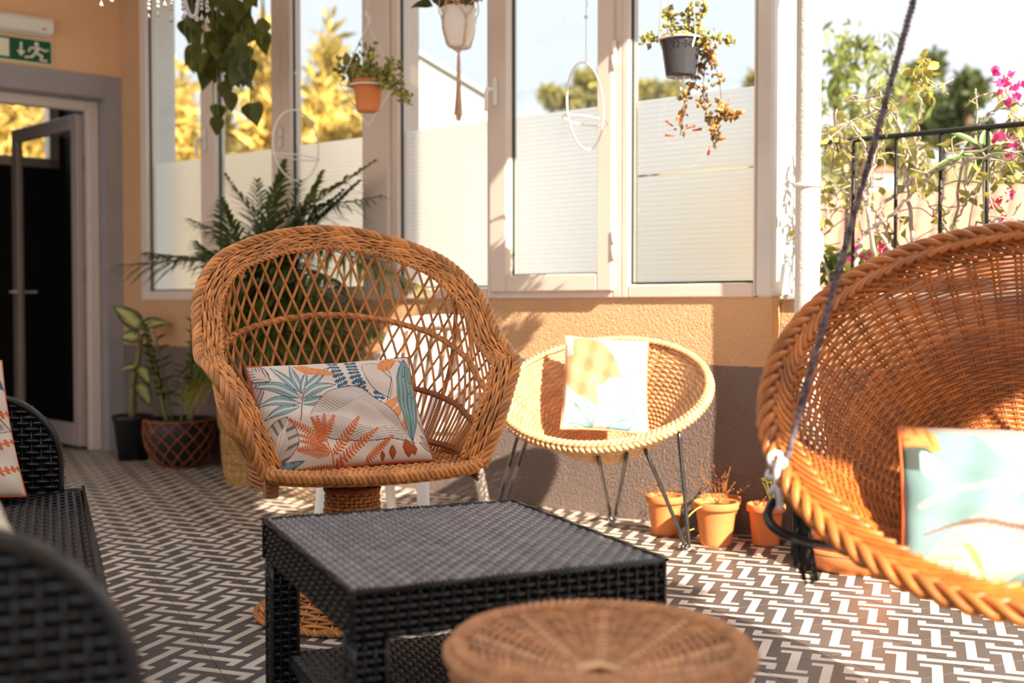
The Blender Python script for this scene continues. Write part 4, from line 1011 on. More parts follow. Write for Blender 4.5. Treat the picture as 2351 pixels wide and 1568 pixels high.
mb = MB(); weave(mb, lat(pp, pln), 32, np.linspace(0, 1, 42), .0048, .0045, rs=.004); tag(mb.build('woven_body', M_pouf, PF), kind='stuff')

# white plastic armchair behind the peacock chair
M_plas = mat('white_plastic', (.80, .76, .70), .35, .02)
WC0 = np.array([-.43, 4.42, 0.]); WR = math.radians(-24)
WC = thing('plastic_armchair', 'white moulded plastic armchair behind the peacock chair', 'chair', WC0, WR)
mb = MB(); P = np.array([[(x * .23, y, .40 - .02 * math.cos(x * 1.4) + .03 * max(0, -y - .1) * 0) for x in np.linspace(-1, 1, 9)] for y in np.linspace(-.24, .22, 8)]); mb.grid(P); mb.grid(P - [0, 0, .014], flip=True)
for k_ in range(4):
    e4 = [P[0], P[-1], P[:, 0], P[:, -1]][k_]; mb.grid(np.array([e4, e4 - [0, 0, .04]]))
mb.build('seat', M_plas, WC)
for x, y, ox, oy in ((-.19, -.22, -.01, -.06), (.21, -.22, .05, -.06), (-.19, .2, -.01, .09), (.2, .2, .05, .09)):
    mb = MB(); q = crom([(x, y, .385), (x + ox * .4, y + oy * .4, .24), (x + ox, y + oy, .0)], 6); mb.tube(q, np.linspace(.032, .021, len(q)), 8, fn=1., fb=.7); mb.build('leg', M_plas, WC)
for sg in (-1, 1):
    mb = MB(); mb.tube(crom([(sg * .23, -.22, .39), (sg * .26, -.22, .52), (sg * .265, -.18, .61), (sg * .265, 0, .62), (sg * .25, .2, .63), (sg * .22, .27, .68)], 7), .022, 8, ref=(1, 0, 0), fn=.8, fb=1.4); mb.build('arm', M_plas, WC)
for k_ in range(7):
    xx = -.18 + .06 * k_; mb = MB(); mb.tube(crom([(xx * .9, .21, .40), (xx, .26, .6), (xx * 1.02, .32, .80)], 5), .022, 6, ref=(0, 1, .2), fn=.35, fb=1.); mb.build('back_slat', M_plas, WC)
mb = MB(); mb.tube(crom([(-.23, .24, .56), (-.225, .31, .76), (-.17, .335, .82), (0, .345, .84), (.17, .335, .82), (.225, .31, .76), (.23, .24, .56)], 7), .024, 8, ref=(0, 1, 0), fn=.6, fb=1.2); mb.build('back_frame', M_plas, WC)
mb = MB(); P = np.array([[(x * .22, -.245 - .004, .39 - hh * (.045 + .05 * abs(x) ** 3)) for x in np.linspace(-1, 1, 13)] for hh in (0, 1)]); mb.grid(P); mb.grid(P + [0, .012, 0], flip=True); mb.build('front_apron', M_plas, WC)

# ================================================================== PLANTS AND SMALL THINGS
def leafgrid(ln, wd, prof, nt=9, nc=5, fold=.25, curl=.3, wave=0.):
    """leaf along +x, upper side +z; prof(t) half width share"""
    t = np.linspace(0, 1, nt); c = np.linspace(-1, 1, nc)
    T_, C_ = np.meshgrid(t, c, indexing='ij')
    hw = np.array([prof(q) for q in t])[:, None] * wd
    ang_ = curl * T_
    x = ln * (np.sin(curl * T_) / max(curl, 1e-3)) if curl else ln * T_
    z = -ln * (1 - np.cos(curl * T_)) / max(curl, 1e-3) if curl else 0 * T_
    y = C_ * hw
    z = z + np.abs(C_) * hw * fold + wave * np.sin(T_ * 18) * np.abs(C_) * wd
    return np.stack([x, y, z], -1), T_, C_
def orient(o, p, d, n):
    d = nrm(d); n = nrm(np.asarray(n, float) - np.dot(n, d) * d); y = np.cross(n, d)
    m = Matrix((tuple(d), tuple(y), tuple(n))).transposed().to_4x4(); m.translation = Vector(tuple(p)); o.matrix_local = m
heart = lambda t: max(.02, (math.sin(PI * min(1, t * 1.0) ** .55)) * (1 - .15 * t)) if t < .999 else .01
lance = lambda t: max(.02, math.sin(PI * t ** .75)) if t < .999 else .01
ovate = lambda t: max(.03, math.sin(PI * t ** .62)) if t < .999 else .01
M_lg = mat('leaf_dark_green', (.085, .095, .012), .38, .35, 20, objr=.4, trans=.4)
M_lmid = mat('leaf_mid_green', (.07, .13, .025), .4, .35, 20, objr=.3, trans=.3)
M_lpalm = mat('leaf_palm', (.085, .105, .020), .42, .4, 8, island=.4, trans=.4)
M_lyel = mat('leaf_yellow_green', (.36, .34, .05), .5, .35, 12, island=.4, trans=.4)
M_lfol = mat('leaf_fresh', (.16, .22, .04), .5, .4, 12, island=.4, trans=.4)
M_stem = mat('stem_green', (.16, .19, .05), .6, .3, 20)
M_bark = mat('bark_pale', (.42, .35, .29), .85, .4, 30, .4, 200)
M_barkd = mat('bark_brown', (.14, .08, .05), .9, .4, 30, .4, 200)
M_terra = mat('terracotta', (.66, .22, .065), .75, .16, 6, .05, 150)
M_terrad = mat('terracotta_stained', (.50, .22, .10), .85, .35, 9, .1, 150, col2=(.30, .24, .12))
M_soil = mat('soil', (.035, .022, .015), .95, .4, 60, .6, 150)
M_blackpot = mat('black_pot', (.012, .012, .013), .45, .1)
RA = np.arange(48) * 2 * PI / 48
M_string = mat('white_string', (.78, .74, .68), .8)
M_dry = mat('dry_stem', (.30, .11, .035), .85, .4, 40, island=.4)

def pot(name, label, base, rt, rb_, h, rimh=.03, m=None, group=None, rimw=.008, soil=.02, bulge=0.):
    o = thing(name, label, 'plant pot', base, group=group); m = m or M_terra
    rbm = rb_ + (rt - rimw - rb_) * (h - rimh) / h
    mb = MB(); mb.lathe([(0, 0), (rb_ * .97, 0), (rb_, .006)] + [(rb_ + (rbm - rb_) * q + bulge * math.sin(PI * q) * (1 - .35 * q), .006 + (h - rimh - .006) * q) for q in np.linspace(.1, 1, 10)], 36); mb.build('body', m, o)
    mb = MB(); mb.lathe([(rbm, h - rimh), (rt - .002, h - rimh + .002), (rt, h - rimh + .007), (rt, h - .004), (rt - .003, h), (rt - rimw, h), (rt - rimw - .003, h - .006), (rbm * .9, h - rimh - .05)], 36); mb.build('rim', m, o)
    mb = MB(); mb.lathe([(0, h - soil + .006), (rt * .5, h - soil + .003), (rt - rimw - .004, h - soil)], 24); mb.build('soil', M_soil, o)
    return o
def dry_plant(root, h0, spread, n, ht, seed, mt=None):
    r2 = np.random.default_rng(seed); mb = MB()
    for i in range(n):
        a = r2.random() * 2 * PI; q = r2.random(); b = np.array([.03 * math.cos(a), .03 * math.sin(a), h0]); tip = b + np.array([spread * math.cos(a) * q, spread * math.sin(a) * q, ht * (.4 + .6 * r2.random())])
        c = crom([b, (b + tip) / 2 + r2.normal(0, .012, 3), tip], 5); mb.tube(c, .0012, 4)
        for k in range(4):
            p = c[int(len(c) * (.4 + .55 * r2.random())) - 1]; mb.sphere(p + r2.normal(0, .006, 3), .0034, 5, 4)
    tag(mb.build('dry_stems', mt or M_dry, root), kind='stuff')
gp = 'terracotta pots along the wall'
def gpt(u, v): return G(u, v)
p1 = pot('flower_pot', 'terracotta pot behind the hairpin leg, leftmost of the floor pots', G(1526, 1226), .075, .052, .155, group=gp); dry_plant(p1, .145, .08, 9, .06, 1)
p2 = pot('flower_pot', 'terracotta pot with a drooping yellow stem, front one beside the hairpin leg', G(1643, 1250), .086, .058, .165, group=gp); dry_plant(p2, .15, .05, 5, .03, 2)
mb = MB(); mb.tube(crom([(-.03, -.05, .155), (-.075, -.06, .15), (-.12, -.07, .11), (-.118, -.075, .07), (-.095, -.08, .075)], 6), .0025, 5); mb.build('yellow_stem', mat('yellow_stem', (.75, .5, .12), .6), p2)
p3 = pot('flower_pot', 'terracotta pot with tall dry stems, standing behind the others at the wall', G(1652, 1230), .082, .056, .155, group=gp); dry_plant(p3, .145, .10, 14, .14, 3)
p4 = pot('flower_pot', 'terracotta pot just left of the hanging bowl chair', G(1758, 1250), .073, .05, .155, group=gp); dry_plant(p4, .14, .05, 8, .05, 4)
mb = MB()
for i in range(8): 
    a = i * .8; b = np.array([.02, 0, .15]); t_ = b + np.array([.03 * math.cos(a) - .01, .03 * math.sin(a), .06 + .01 * i])
    mb.tube([b, (b + t_) / 2 + [0, 0, .01], t_], .002, 4); g_, _, _ = leafgrid(.03, .012, ovate, 4, 3); mb.grid(g_ + t_)
mb.build('sprout', M_lyel, p4)
p5 = pot('large_pot', 'large terracotta pot in a mossy saucer behind the hanging bowl chair', W(1.37, .27, .0), .16, .12, .27, .05, group=None)
p5.location.z = 0
mb = MB(); mb.lathe([(0, .001), (.155, .001), (.175, .03), (.185, .075), (.178, .078), (.165, .035), (.15, .018), (0, .018)], 40); mb.build('saucer', M_terra, p5); mb = MB(); mb.lathe([(.171, .016), (.178, .03), (.183, .046), (.1825, .05)], 40); mb.build('moss_band', M_terrad, p5)
for ch in p5.children:
    if not ch.name.startswith('saucer'): ch.location.z = .018

# ---------------- dieffenbachia in a black pot
sd = W(S_(305, 1000, .21), .21, 0)
DF = thing('dieffenbachia', 'variegated dieffenbachia in a black pot in the corner by the door', 'plant', sd)
mb = MB(); mb.lathe([(0, 0), (.085, 0), (.11, .23), (.118, .235), (.118, .262), (.108, .262), (.1, .22), (0, .215)], 28); mb.build('pot', M_blackpot, DF)
top = D(322, 770, sd[1]) - sd
mb = MB(); mb.tube(crom([(0, 0, .2), np.array([.005, 0, .45]), top * [.7, 1, .8], top], 8), np.linspace(.024, .014, 25), 10); mb.build('stem', mat('cane_stem', (.17, .13, .05), .6, .4, 30), DF)
def vari_leaf(ln, wd, curl):
    P, T_, C_ = leafgrid(ln, wd, ovate, 22, 13, .2, curl)
    nz = .5 + .5 * np.sin(T_ * 37 + C_ * 11) * np.cos(C_ * 23 - T_ * 19)
    f = np.clip(1.35 - 1.5 * np.abs(C_) - .35 * nz + .1, 0, 1) * np.clip(T_ * 6, 0, 1) * np.clip((1 - T_) * 4, 0, 1)
    col = (1 - f)[..., None] * np.array([.02, .06, .02]) + f[..., None] * np.array([.60, .58, .22])
    mb = MB(); mb.grid(P, col); return mb.data('leaf', color=True)
for tipu, tipv, ln, wd, curl, dn in ((245, 700, .24, .06, .9, (-.1, -.6, .8)), (396, 752, .20, .062, 1.3, (.2, -.5, .8)), (280, 790, .13, .05, 1.2, (-.3, -.7, .4)), (284, 850, .12, .04, .4, (0, -.4, .8)), (345, 940, .17, .05, .5, (.5, -.8, .3)), (338, 880, .14, .045, .6, (.4, -.7, .4))):
    me = vari_leaf(ln, wd, curl); me.materials.append(mat_attr('variegated_leaf', .4, .05, .25)); o = link('leaf', me, DF)
    b = top * (.98 if tipv < 800 else (.75 if tipv < 900 else .62)) + np.array([0, 0, .05 if tipv < 760 else 0])
    tip = D(tipu, tipv, sd[1] - .04) - sd; d = tip - b; d = nrm(d + np.array([0, 0, curl * .5]) * np.linalg.norm(d)); orient(o, b, d, dn)
mb = MB()
for a in (-.05, .06): mb.tube([top * .9, top + [a, 0, .08]], .006, 6)
mb.build('petioles', M_stem, DF)

# ---------------- leafy plant in a netted pot
sz = W(S_(412, 1000, .23), .23, 0)
ZZ = thing('netted_pot_plant', 'leafy dark plant in a round black pot wrapped in orange rope net', 'plant', sz)
zp = np.array([(.10, 0), (.15, .05), (.185, .13), (.195, .2), (.19, .265), (.178, .275), (.17, .25), (.0, .24)])
mb = MB(); mb.lathe(np.concatenate([[(0, 0)], zp]), 36); mb.build('pot', M_blackpot, ZZ)
mb = MB(); zr = zp[:5]; zl = np.linspace(0, 1, 5); Sz = lat(zr * [1.015, 1], zl)
for k in range(14):
    for sg in (-1, 1):
        v = np.linspace(0, 1, 30); mb.tube(Sz(k / 14 + sg * v * .22 + .0, v), .0042, 5)
for v0 in (.02, 1.): mb.tube(Sz(np.linspace(0, 1, 60, endpoint=False), np.full(60, v0)), .0055, 6, closed=True)
tag(mb.build('rope_net', mat('orange_rope', (.30, .085, .03), .8, .3, 40, .3, 400), ZZ), kind='stuff')
r2 = np.random.default_rng(4)
gl_, _, _ = leafgrid(.075, .018, lance, 5, 3, .2, .4); lm = MB(); lm.grid(gl_); zz_me = lm.data('leaflet'); zz_me.materials.append(M_lg)
for k in range(9):
    a = r2.random() * 2 * PI; hgt = .30 + .28 * r2.random(); lean = .16 * r2.random() + .03
    if k == 0: hgt, lean = .62, .02
    b = np.array([.07 * math.cos(a), .05 * math.sin(a), .23]); tp = b + np.array([lean * math.cos(a), lean * math.sin(a) * .5 - .02, hgt])
    c = crom([b, (b + tp) / 2 + [0, 0, .04], tp], 8); mb = MB(); mb.tube(c, np.linspace(.006, .003, len(c)), 6); stem = mb.build('stem', M_stem, ZZ)
    for j in range(14):
        q = .3 + .7 * j / 13; p = c[min(len(c) - 1, int(q * (len(c) - 1)))]; sg = 1 if j % 2 else -1
        dd = nrm(np.array([math.cos(a + sg * 1.5), math.sin(a + sg * 1.5) * .8 - .2, .6])); o = link('leaf', zz_me, stem); orient(o, p, dd, (0, -.3, 1)); o.scale = (1, 1, 1)

# ---------------- areca palm in a seagrass basket
ab = np.array([-1.25, 5.90, 0.])
AP = thing('areca_palm', 'tall areca palm in a seagrass basket behind the peacock chair', 'plant', ab)
bp_ = np.array([(.205, .0), (.225, .08), (.235, .2), (.235, .32), (.225, .42)]); bl = np.linspace(0, 1, 5)
mb = MB(); weave(mb, lat(bp_, bl), 60, np.linspace(0.01, 1, 46), .0058, .004, spk=3, k=4, rs=.004); mb.lathe([(0, .005), (.2, .005), (.22, .1), (.228, .3), (.215, .41)], 30)
tag(mb.build('basket', mat('seagrass', (.47, .27, .09), .8, .3, 30, .2, 300, island=.3), AP), kind='stuff')
for a0 in (2.9, 6.0):
    mb = MB(); c0 = np.array([.225 * math.cos(a0), .225 * math.sin(a0), 0]); tg = np.array([-math.sin(a0), math.cos(a0), 0])
    mb.tube(crom([c0 - tg * .09 + [0, 0, .28], c0 * 1.06 - tg * .085 + [0, 0, .42], c0 * 1.08 - tg * .04 + [0, 0, .485], c0 * 1.08 + tg * .04 + [0, 0, .485], c0 * 1.06 + tg * .085 + [0, 0, .42], c0 + tg * .09 + [0, 0, .28]], 7), .011, 8); mb.build('handle', MATS['seagrass'], AP)
mb = MB().lathe([(0, .39), (.21, .38)], 24); mb.build('soil', M_soil, AP)
r2 = np.random.default_rng(21)
tips = [(275, 608, 5.75), (345, 580, 6.05), (440, 505, 6.05), (455, 560, 5.6), (520, 405, 6.05), (510, 462, 5.7), (590, 420, 6.0), (650, 375, 5.95), (690, 420, 5.6), (735, 400, 5.95), (785, 440, 5.6), (820, 420, 5.75), (857, 372, 5.6), (872, 450, 5.5), (960, 655, 5.25), (905, 560, 5.4), (455, 830, 5.6), (440, 880, 5.75), (600, 640, 5.4), (760, 640, 5.3), (860, 760, 5.3), (700, 720, 5.3), (640, 800, 5.35), (820, 850, 5.3), (560, 560, 5.5), (680, 500, 5.4), (750, 520, 5.4)]
for k, (u, v, Y) in enumerate(tips):
    tip = D(u, v, Y) - ab; b = np.array([.07 * r2.normal(), .05 * r2.normal(), .39])
    hz = np.linalg.norm((tip - b)[:2]); mid = b + (tip - b) * .5 + np.array([0, 0, .10 + .35 * hz]); mid[:2] = b[:2] + (tip - b)[:2] * .35
    c = resample(crom([b, b + (mid - b) * .55 + [0, 0, .03], mid, tip], 12), 46)
    wn_ = SN(c + ab) if False else None
    mb = MB(); mb.tube(c, np.linspace(.007, .0018, 46), 5)
    T_ = nrm(np.gradient(c, axis=0)); ln_tot = np.linalg.norm(np.diff(c, axis=0), axis=1).sum()
    LV = []; 
    sidev = nrm(np.cross(T_, [0, 0, 1.]) + 1e-6)
    for j in range(15, 46):
        q = (j - 15) / 30.; Lf = (.30 * math.sin(PI * (.12 + .86 * q) ** .8) + .05) * min(1, ln_tot / .8 + .2)
        for sg in (-1, 1):
            p = c[j]; d = nrm(sidev[j] * sg * (.9 - .35 * q) + T_[j] * (.55 + .55 * q) + np.array([0, 0, .25 - .1 * q]) + r2.normal(0, .08, 3))
            s_a = np.array([0, .3, .65, 1.]); pts = p + d * Lf * s_a[:, None] + np.array([0, 0, -1.]) * (Lf * .55 * s_a ** 2)[:, None]
            wv = nrm(np.cross(d, [0, 0, 1.]) * .5 + np.array([0, 0, .6]) * sg * .2 + T_[j] * .4); wv = nrm(wv - np.dot(wv, d) * d)
            hw = np.array([.004, .0095, .0075, .0008])[:, None]
            V_ = np.stack([pts - wv * hw, pts + wv * hw], 1); mb.grid(V_)
    Vx = np.concatenate(mb.v)
    mb.build('frond', M_lpalm if k not in (14, 17, 12) else mat('leaf_palm_yellowing', (.22, .20, .03), .45, .4, 8, island=.4, trans=.3), AP)

# ---------------- hanging pothos
ph0 = WN(512, -90, .45)
HP = thing('hanging_pothos', 'hanging pothos with long dark green heart-shaped leaves by the corner window', 'plant', ph0)
pots_z = .05
mb = MB(); mb.lathe([(0, -.02), (.07, -.02), (.1, .12), (.095, .12), (.066, -.01)], 24); mb.build('pot', M_blackpot, HP)
mb = MB()
for a in (0, 2.1, 4.2): mb.tube([(.095 * math.cos(a), .095 * math.sin(a), .115), (0, 0, CEILZ - ph0[2])], .002, 4)
mb.build('cords', M_string, HP)
r2 = np.random.default_rng(9)
hm = []
for ln, wd, cu in ((.105, .043, .5), (.09, .040, .8), (.115, .048, .3)):
    P, _, _ = leafgrid(ln, wd, heart, 10, 7, .28, cu); P[..., 0] -= np.abs(np.linspace(-1, 1, 7))[None] * .02 * np.exp(-np.linspace(0, 1, 10) * 6)[:, None]; q = MB(); q.grid(P); me = q.data('leaf'); me.materials.append(M_lg); hm.append(me)
spots = [(425, 75), (602, 78), (606, 105), (560, 40), (575, 35), (545, 62), (500, 268), (498, 300), (575, 268), (590, 270), (530, 245), (545, 180), (470, 190), (450, 130), (440, 150), (565, 190), (575, 170), (520, 215), (545, 120), (480, 150)]
for k in range(80):
    y = 215 * r2.random() ** .9 - 25; wd_ = 75 - max(0, y - 120) * .35; spots.append((508 + wd_ * (r2.random() * 2 - 1), y))
vines = {}
for k, (u, v) in enumerate(spots):
    p = WN(u, v - 14, .45 + .10 * r2.normal()) - ph0; dn = nrm(np.array([r2.normal() * .45, -.15 + .25 * r2.normal(), -1.0])); nv = nrm(np.array([r2.normal() * .6, -1., .5 * r2.random()]))
    o = link('leaf', hm[k % 3], HP); orient(o, p - dn * .03, dn, nv)
mb = MB()
for ue, ve in ((500, 300), (575, 260), (470, 200), (530, 240), (440, 150), (600, 100), (425, 80), (605, 85), (555, 210), (490, 260)):
    e_ = WN(ue, ve, .45) - ph0; mb.tube(crom([(0, 0, .1), np.array([e_[0] * .8, e_[1] * .8, .03]), e_ * [1, 1, .5], e_], 8), .0032, 5)
tag(mb.build('vines', M_stem, HP), kind='stuff')
o = link('leaf', hm[1].copy(), HP); o.data.materials.clear(); o.data.materials.append(mat('leaf_yellowed', (.60, .30, .02), .45, .2, trans=.4)); orient(o, WN(540, 58, .38) - ph0, (.8, -.3, -.2), (0, -.5, 1))
tag(o, 'yellowed leaf')

# ---------------- hanging wire ring holders
RH = np.array([math.cos(math.radians(61)), math.sin(math.radians(61)), 0])
M_wirew = mat('white_wire', (.84, .80, .76), .4)
for (ut, vt, vb, lab) in ((680, 253, 415, 'white wire ring plant hanger by the window post, without a plant'), (1345, 145, 343, 'white wire ring plant hanger in front of the hinged sash, without a plant')):
    t_ = WN(ut, vt, .35); b_ = WN(ut, vb, .35); R_ = (t_[2] - b_[2]) / 2; c = (t_ + b_) / 2
    o = thing('ring_hanger', lab, 'plant hanger', c, group='white wire ring hangers'); a = np.arange(80) * 2 * PI / 80
    mb = MB(); mb.tube(np.outer(np.cos(a), RH) * R_ + np.outer(np.sin(a), [0, 0, R_]), .0042, 8, closed=True); mb.build('ring', M_wirew, o)
    zc = -.33 * R_; rr = math.sqrt(R_ ** 2 - zc ** 2); mb = MB(); pp_ = np.array([-RH[1], RH[0], 0]); mb.tube(np.outer(np.cos(a), RH) * rr * .98 + np.outer(np.sin(a), pp_) * rr * .40 + [0, 0, zc], .003, 6, closed=True); mb.build('pot_ring', M_wirew, o)
    mb = MB(); top_ = CEILZ - c[2]; mb.tube([(0, 0, R_), (0, 0, top_)], .0016, 5); mb.tube([(.006, 0, R_ + .22), (.004, 0, top_)], .0013, 5); mb.sphere((0, 0, R_ + .18), .008, 8, 6); mb.build('cord', M_string, o)

# ---------------- terracotta pot in a diamond wire hanger
hc = WN(845, 192, .35)
HT = pot('hanging_pot', 'terracotta pot of small succulents in a white diamond wire hanger', hc + np.array([0, 0, -.128]), .079, .053, .143, .03)
HT['category'] = 'plant'
zr_ = .128
mb = MB(); a = np.arange(48) * 2 * PI / 48; mb.tube(np.stack([.088 * np.cos(a), .088 * np.sin(a), 0 * a + zr_ - .012], 1), .004, 6, closed=True)
apx = np.array([0, 0, zr_ + .27]); bot_ = np.array([0, 0, -.065])
for ang_ in (-.15, PI - .15):
    q = np.array([.135 * math.cos(ang_), .135 * math.sin(ang_), zr_ + .0]); r_ = np.array([.088 * math.cos(ang_), .088 * math.sin(ang_), zr_ - .012]); mb.tube([apx, q, bot_], .0032, 6); mb.tube([q, r_], .003, 5)
mb.build('wire_frame', M_wirew, HT)
mb = MB(); mb.tube([apx, [0, 0, CEILZ - HT.location.z]], .002, 5); mb.tube(crom([apx + [0, 0, .06], apx + [-.012, 0, .05], apx + [.01, 0, .03], apx], 6), .005, 6); mb.build('cord', M_string, HT)
def succ(root, pts, n, sz, m, spread, seed, nm='foliage', flat=.5):
    """small fleshy leaves along strands"""
    r3 = np.random.default_rng(seed); mb = MB()
    for c in pts:
        c = np.asarray(c, float)
        for i in range(n):
            p = c[r3.integers(0, len(c))] + r3.normal(0, spread, 3); d = r3.normal(0, 1, 3); d[2] += .3; d = nrm(d); e1 = nrm(np.cross(d, r3.normal(0, 1, 3))); e2 = np.cross(d, e1); s_z = sz * (.6 + .7 * r3.random())
            V = [p, p + d * s_z * .5 + e1 * s_z * .42, p + d * s_z, p + d * s_z * .5 - e1 * s_z * .42, p + d * s_z * .5 + e2 * s_z * .22, p + d * s_z * .5 - e2 * s_z * .22]
            mb.add(V, None, [[0, 1, 4], [1, 2, 4], [2, 3, 4], [3, 0, 4], [1, 0, 5], [2, 1, 5], [3, 2, 5], [0, 3, 5]])
    return tag(mb.build(nm, m, root, smooth=False), kind='stuff')
hl = np.array(HT.location)
def st(pxs, n_=.35, o=hl, k=10): return crom([WN(u, v, n_) - o for u, v in pxs], k)
stems = [st(q) for q in (((845, 180), (850, 150), (848, 110)), ((830, 180), (805, 150), (785, 142)), ((860, 180), (880, 170), (905, 140)), ((870, 185), (900, 190), (925, 220), (935, 228)), ((820, 182), (800, 170), (775, 150)), ((880, 180), (905, 185), (912, 212)), ((840, 180), (820, 150), (828, 135)))]
succ(HT, stems, 80, .028, mat('succulent_green', (.30, .27, .06), .45, .5, 30, island=.4), .014, 5)
succ(HT, [np.stack([.07 * np.cos(RA), .07 * np.sin(RA), 0 * RA + .15], 1), np.stack([.04 * np.cos(RA), .04 * np.sin(RA), 0 * RA + .165], 1)], 130, .03, MATS['succulent_green'], .016, 6, 'rosettes')
mb = MB(); 
for c in stems: mb.tube(c, .0016, 4)
tag(mb.build('stems', M_barkd, HT), kind='stuff')

# ---------------- white pot in macrame
mc = WN(1053, 108, .35)
MP = pot('macrame_pot', 'cream pot in a macrame hanger with a long tassel', mc, .079, .046, .165, .012, mat('cream_ceramic', (.78, .70, .63), .4), rimw=.006, soil=.012, bulge=.016)
MP['category'] = 'plant'
mb = MB(); M_mac = mat('macrame_cord', (.66, .46, .34), .85, .2, 60, .3, 500)
rp_ = lambda z: .046 + .027 * min(1, z / .15) + .016 * math.sin(PI * min(1, z / .15)) * (1 - .35 * min(1, z / .15)) + .003
for k in range(4):
    a0 = .5 + k * PI / 2; kn_ = .115
    P = [(0, 0, -.012)] + [(rp_(z) * math.cos(a0), rp_(z) * math.sin(a0), z) for z in (0., .03, .07, kn_)]
    mb.tube(crom(P, 5), .0042, 6); mb.sphere((rp_(kn_) * math.cos(a0), rp_(kn_) * math.sin(a0), kn_), .008, 8, 6)
    for dd in (-.42, .42): mb.tube(crom([(rp_(kn_) * math.cos(a0), rp_(kn_) * math.sin(a0), kn_), (.085 * math.cos(a0 + dd), .085 * math.sin(a0 + dd), .172), (.05 * math.cos(a0 + dd), .05 * math.sin(a0 + dd), .32), (0, 0, .62)], 5), .0026, 5)
mb.tube([(0, 0, .62), (0, 0, CEILZ - mc[2])], .005, 6); mb.build('macrame_hanger', M_mac, MP)
mb = MB(); r2 = np.random.default_rng(3)
for k in range(34):
    a = r2.random() * 2 * PI; q = r2.random(); mb.tube(crom([(0, 0, -.01), (.006 * math.cos(a), .006 * math.sin(a), -.08), (.012 * math.cos(a) * q, .012 * math.sin(a) * q, -.2), (.022 * math.cos(a) * q, .022 * math.sin(a) * q, -.29 - .03 * r2.random())], 4), .0022, 4)
tag(mb.build('tassel', M_mac, MP), kind='stuff')
mb = MB(); mb.sphere((0, 0, -.014), (.012, .012, .014), 8, 6); mb.build('tassel_knot', M_mac, MP)
for u, v, d_ in ((995, 5, (-1, 0, .2)), (1020, -5, (-.3, -.3, 1)), (1030, 5, (.1, -.4, .8)), (1075, 0, (.5, -.3, .7)), (1085, -10, (.6, 0, .8)), (1045, -20, (0, -.2, 1))):
    o = link('leaf', hm[1], MP); orient(o, WN(u, v, .35) - mc - .02, d_, (0, -.6, .6)); 
succ(MP, [np.stack([.05 * np.cos(RA), .05 * np.sin(RA), 0 * RA + .19], 1)], 70, .03, mat('dry_foliage', (.42, .20, .08), .6, .5, 30, island=.4), .02, 12, 'dry_foliage')

# ---------------- black pot with trailing plant
bc = WN(1563, 176, .35)
BPt = pot('hanging_black_pot', 'black plastic pot with a pale rim and trailing plant before the last window', bc, .079, .056, .138, .010, mat('black_plastic', (.045, .043, .048), .28), rimw=.004, soil=.012)
BPt['category'] = 'plant'
mb = MB(); a = np.arange(48) * 2 * PI / 48; mb.tube(np.stack([.081 * np.cos(a), .081 * np.sin(a), 0 * a + .136], 1), .0042, 6, closed=True); mb.build('pale_rim', M_wirew, BPt)
mb = MB()
for ang_ in (-1.05, 1.0, 2.1, 4.2 - 1.05): mb.tube([(.084 * math.cos(ang_), .084 * math.sin(ang_), .137), (0, 0, -.045)], .0035 if ang_ == -1.05 else .0024, 5); mb.tube([(.084 * math.cos(ang_), .084 * math.sin(ang_), .137), (0, 0, CEILZ - bc[2])], .0022, 5)
mb.sphere((0, 0, -.045), .006, 6, 5); mb.build('string_hanger', M_string, BPt)
# price marked on the pot: 22.50
dig = {'2': [(0, .8), (.2, 1), (.6, 1), (.7, .75), (.1, .05), (.0, 0), (.75, 0)], '5': [(.7, 1), (.1, 1), (.05, .55), (.5, .6), (.7, .35), (.5, 0), (0, .05)], '0': [(.35, 1), (.05, .7), (.05, .25), (.35, 0), (.65, .25), (.65, .7), (.35, 1)], '.': [(.1, .4), (.3, .42)]}
mb = MB(); x0 = 0.
fa = math.atan2(-bc[1], -bc[0])
for ch in '22.50':
    P = []
    for dx, dy in dig[ch]:
        an = fa + (x0 + dx * .016 - .032) / .073; z = .098 + dy * .020; rr = .056 + .0188 * z / .128 + .0012; P.append((rr * math.cos(an), rr * math.sin(an), z))
    mb.tube(P, .0011, 4); x0 += .011 if ch == '.' else .0175
mb.build('price_writing', mat('marker_ink', (.004, .004, .004), .5), BPt)
bl_ = np.array(BPt.location)
trail = [st(q, .35, bl_) for q in (((1545, 88), (1540, 50), (1530, 22)), ((1580, 85), (1575, 40), (1582, 18)), ((1590, 85), (1610, 40), (1618, 4)), ((1520, 92), (1495, 88), (1482, 90)), ((1600, 90), (1630, 85), (1660, 88), (1690, 100)))]
trail2 = [st(q, .30, bl_) for q in (((1605, 90), (1625, 120), (1635, 150)), ((1605, 140), (1600, 180), (1578, 215), (1570, 250), (1562, 310)), ((1620, 130), (1615, 200), (1620, 250), (1640, 290), (1650, 320)), ((1630, 110), (1650, 180), (1655, 240), (1640, 285), (1638, 330)), ((1655, 240), (1665, 265), (1690, 268)))]
msu = mat('succulent_bronze', (.34, .19, .06), .45, .5, 30, island=.5)
succ(BPt, trail, 44, .024, MATS['succulent_green'], .008, 31); succ(BPt, trail2, 66, .025, msu, .009, 32, 'trailing_leaves')
succ(BPt, [np.stack([.06 * np.cos(RA), .06 * np.sin(RA), 0 * RA + .145], 1)], 90, .022, MATS['succulent_green'], .014, 33, 'crown')
mb = MB()
for c in trail + trail2: mb.tube(c, .0014, 4)
tag(mb.build('stems', M_barkd, BPt), kind='stuff')
mb = MB(); mred = mat('red_flower', (.75, .10, .06), .5)
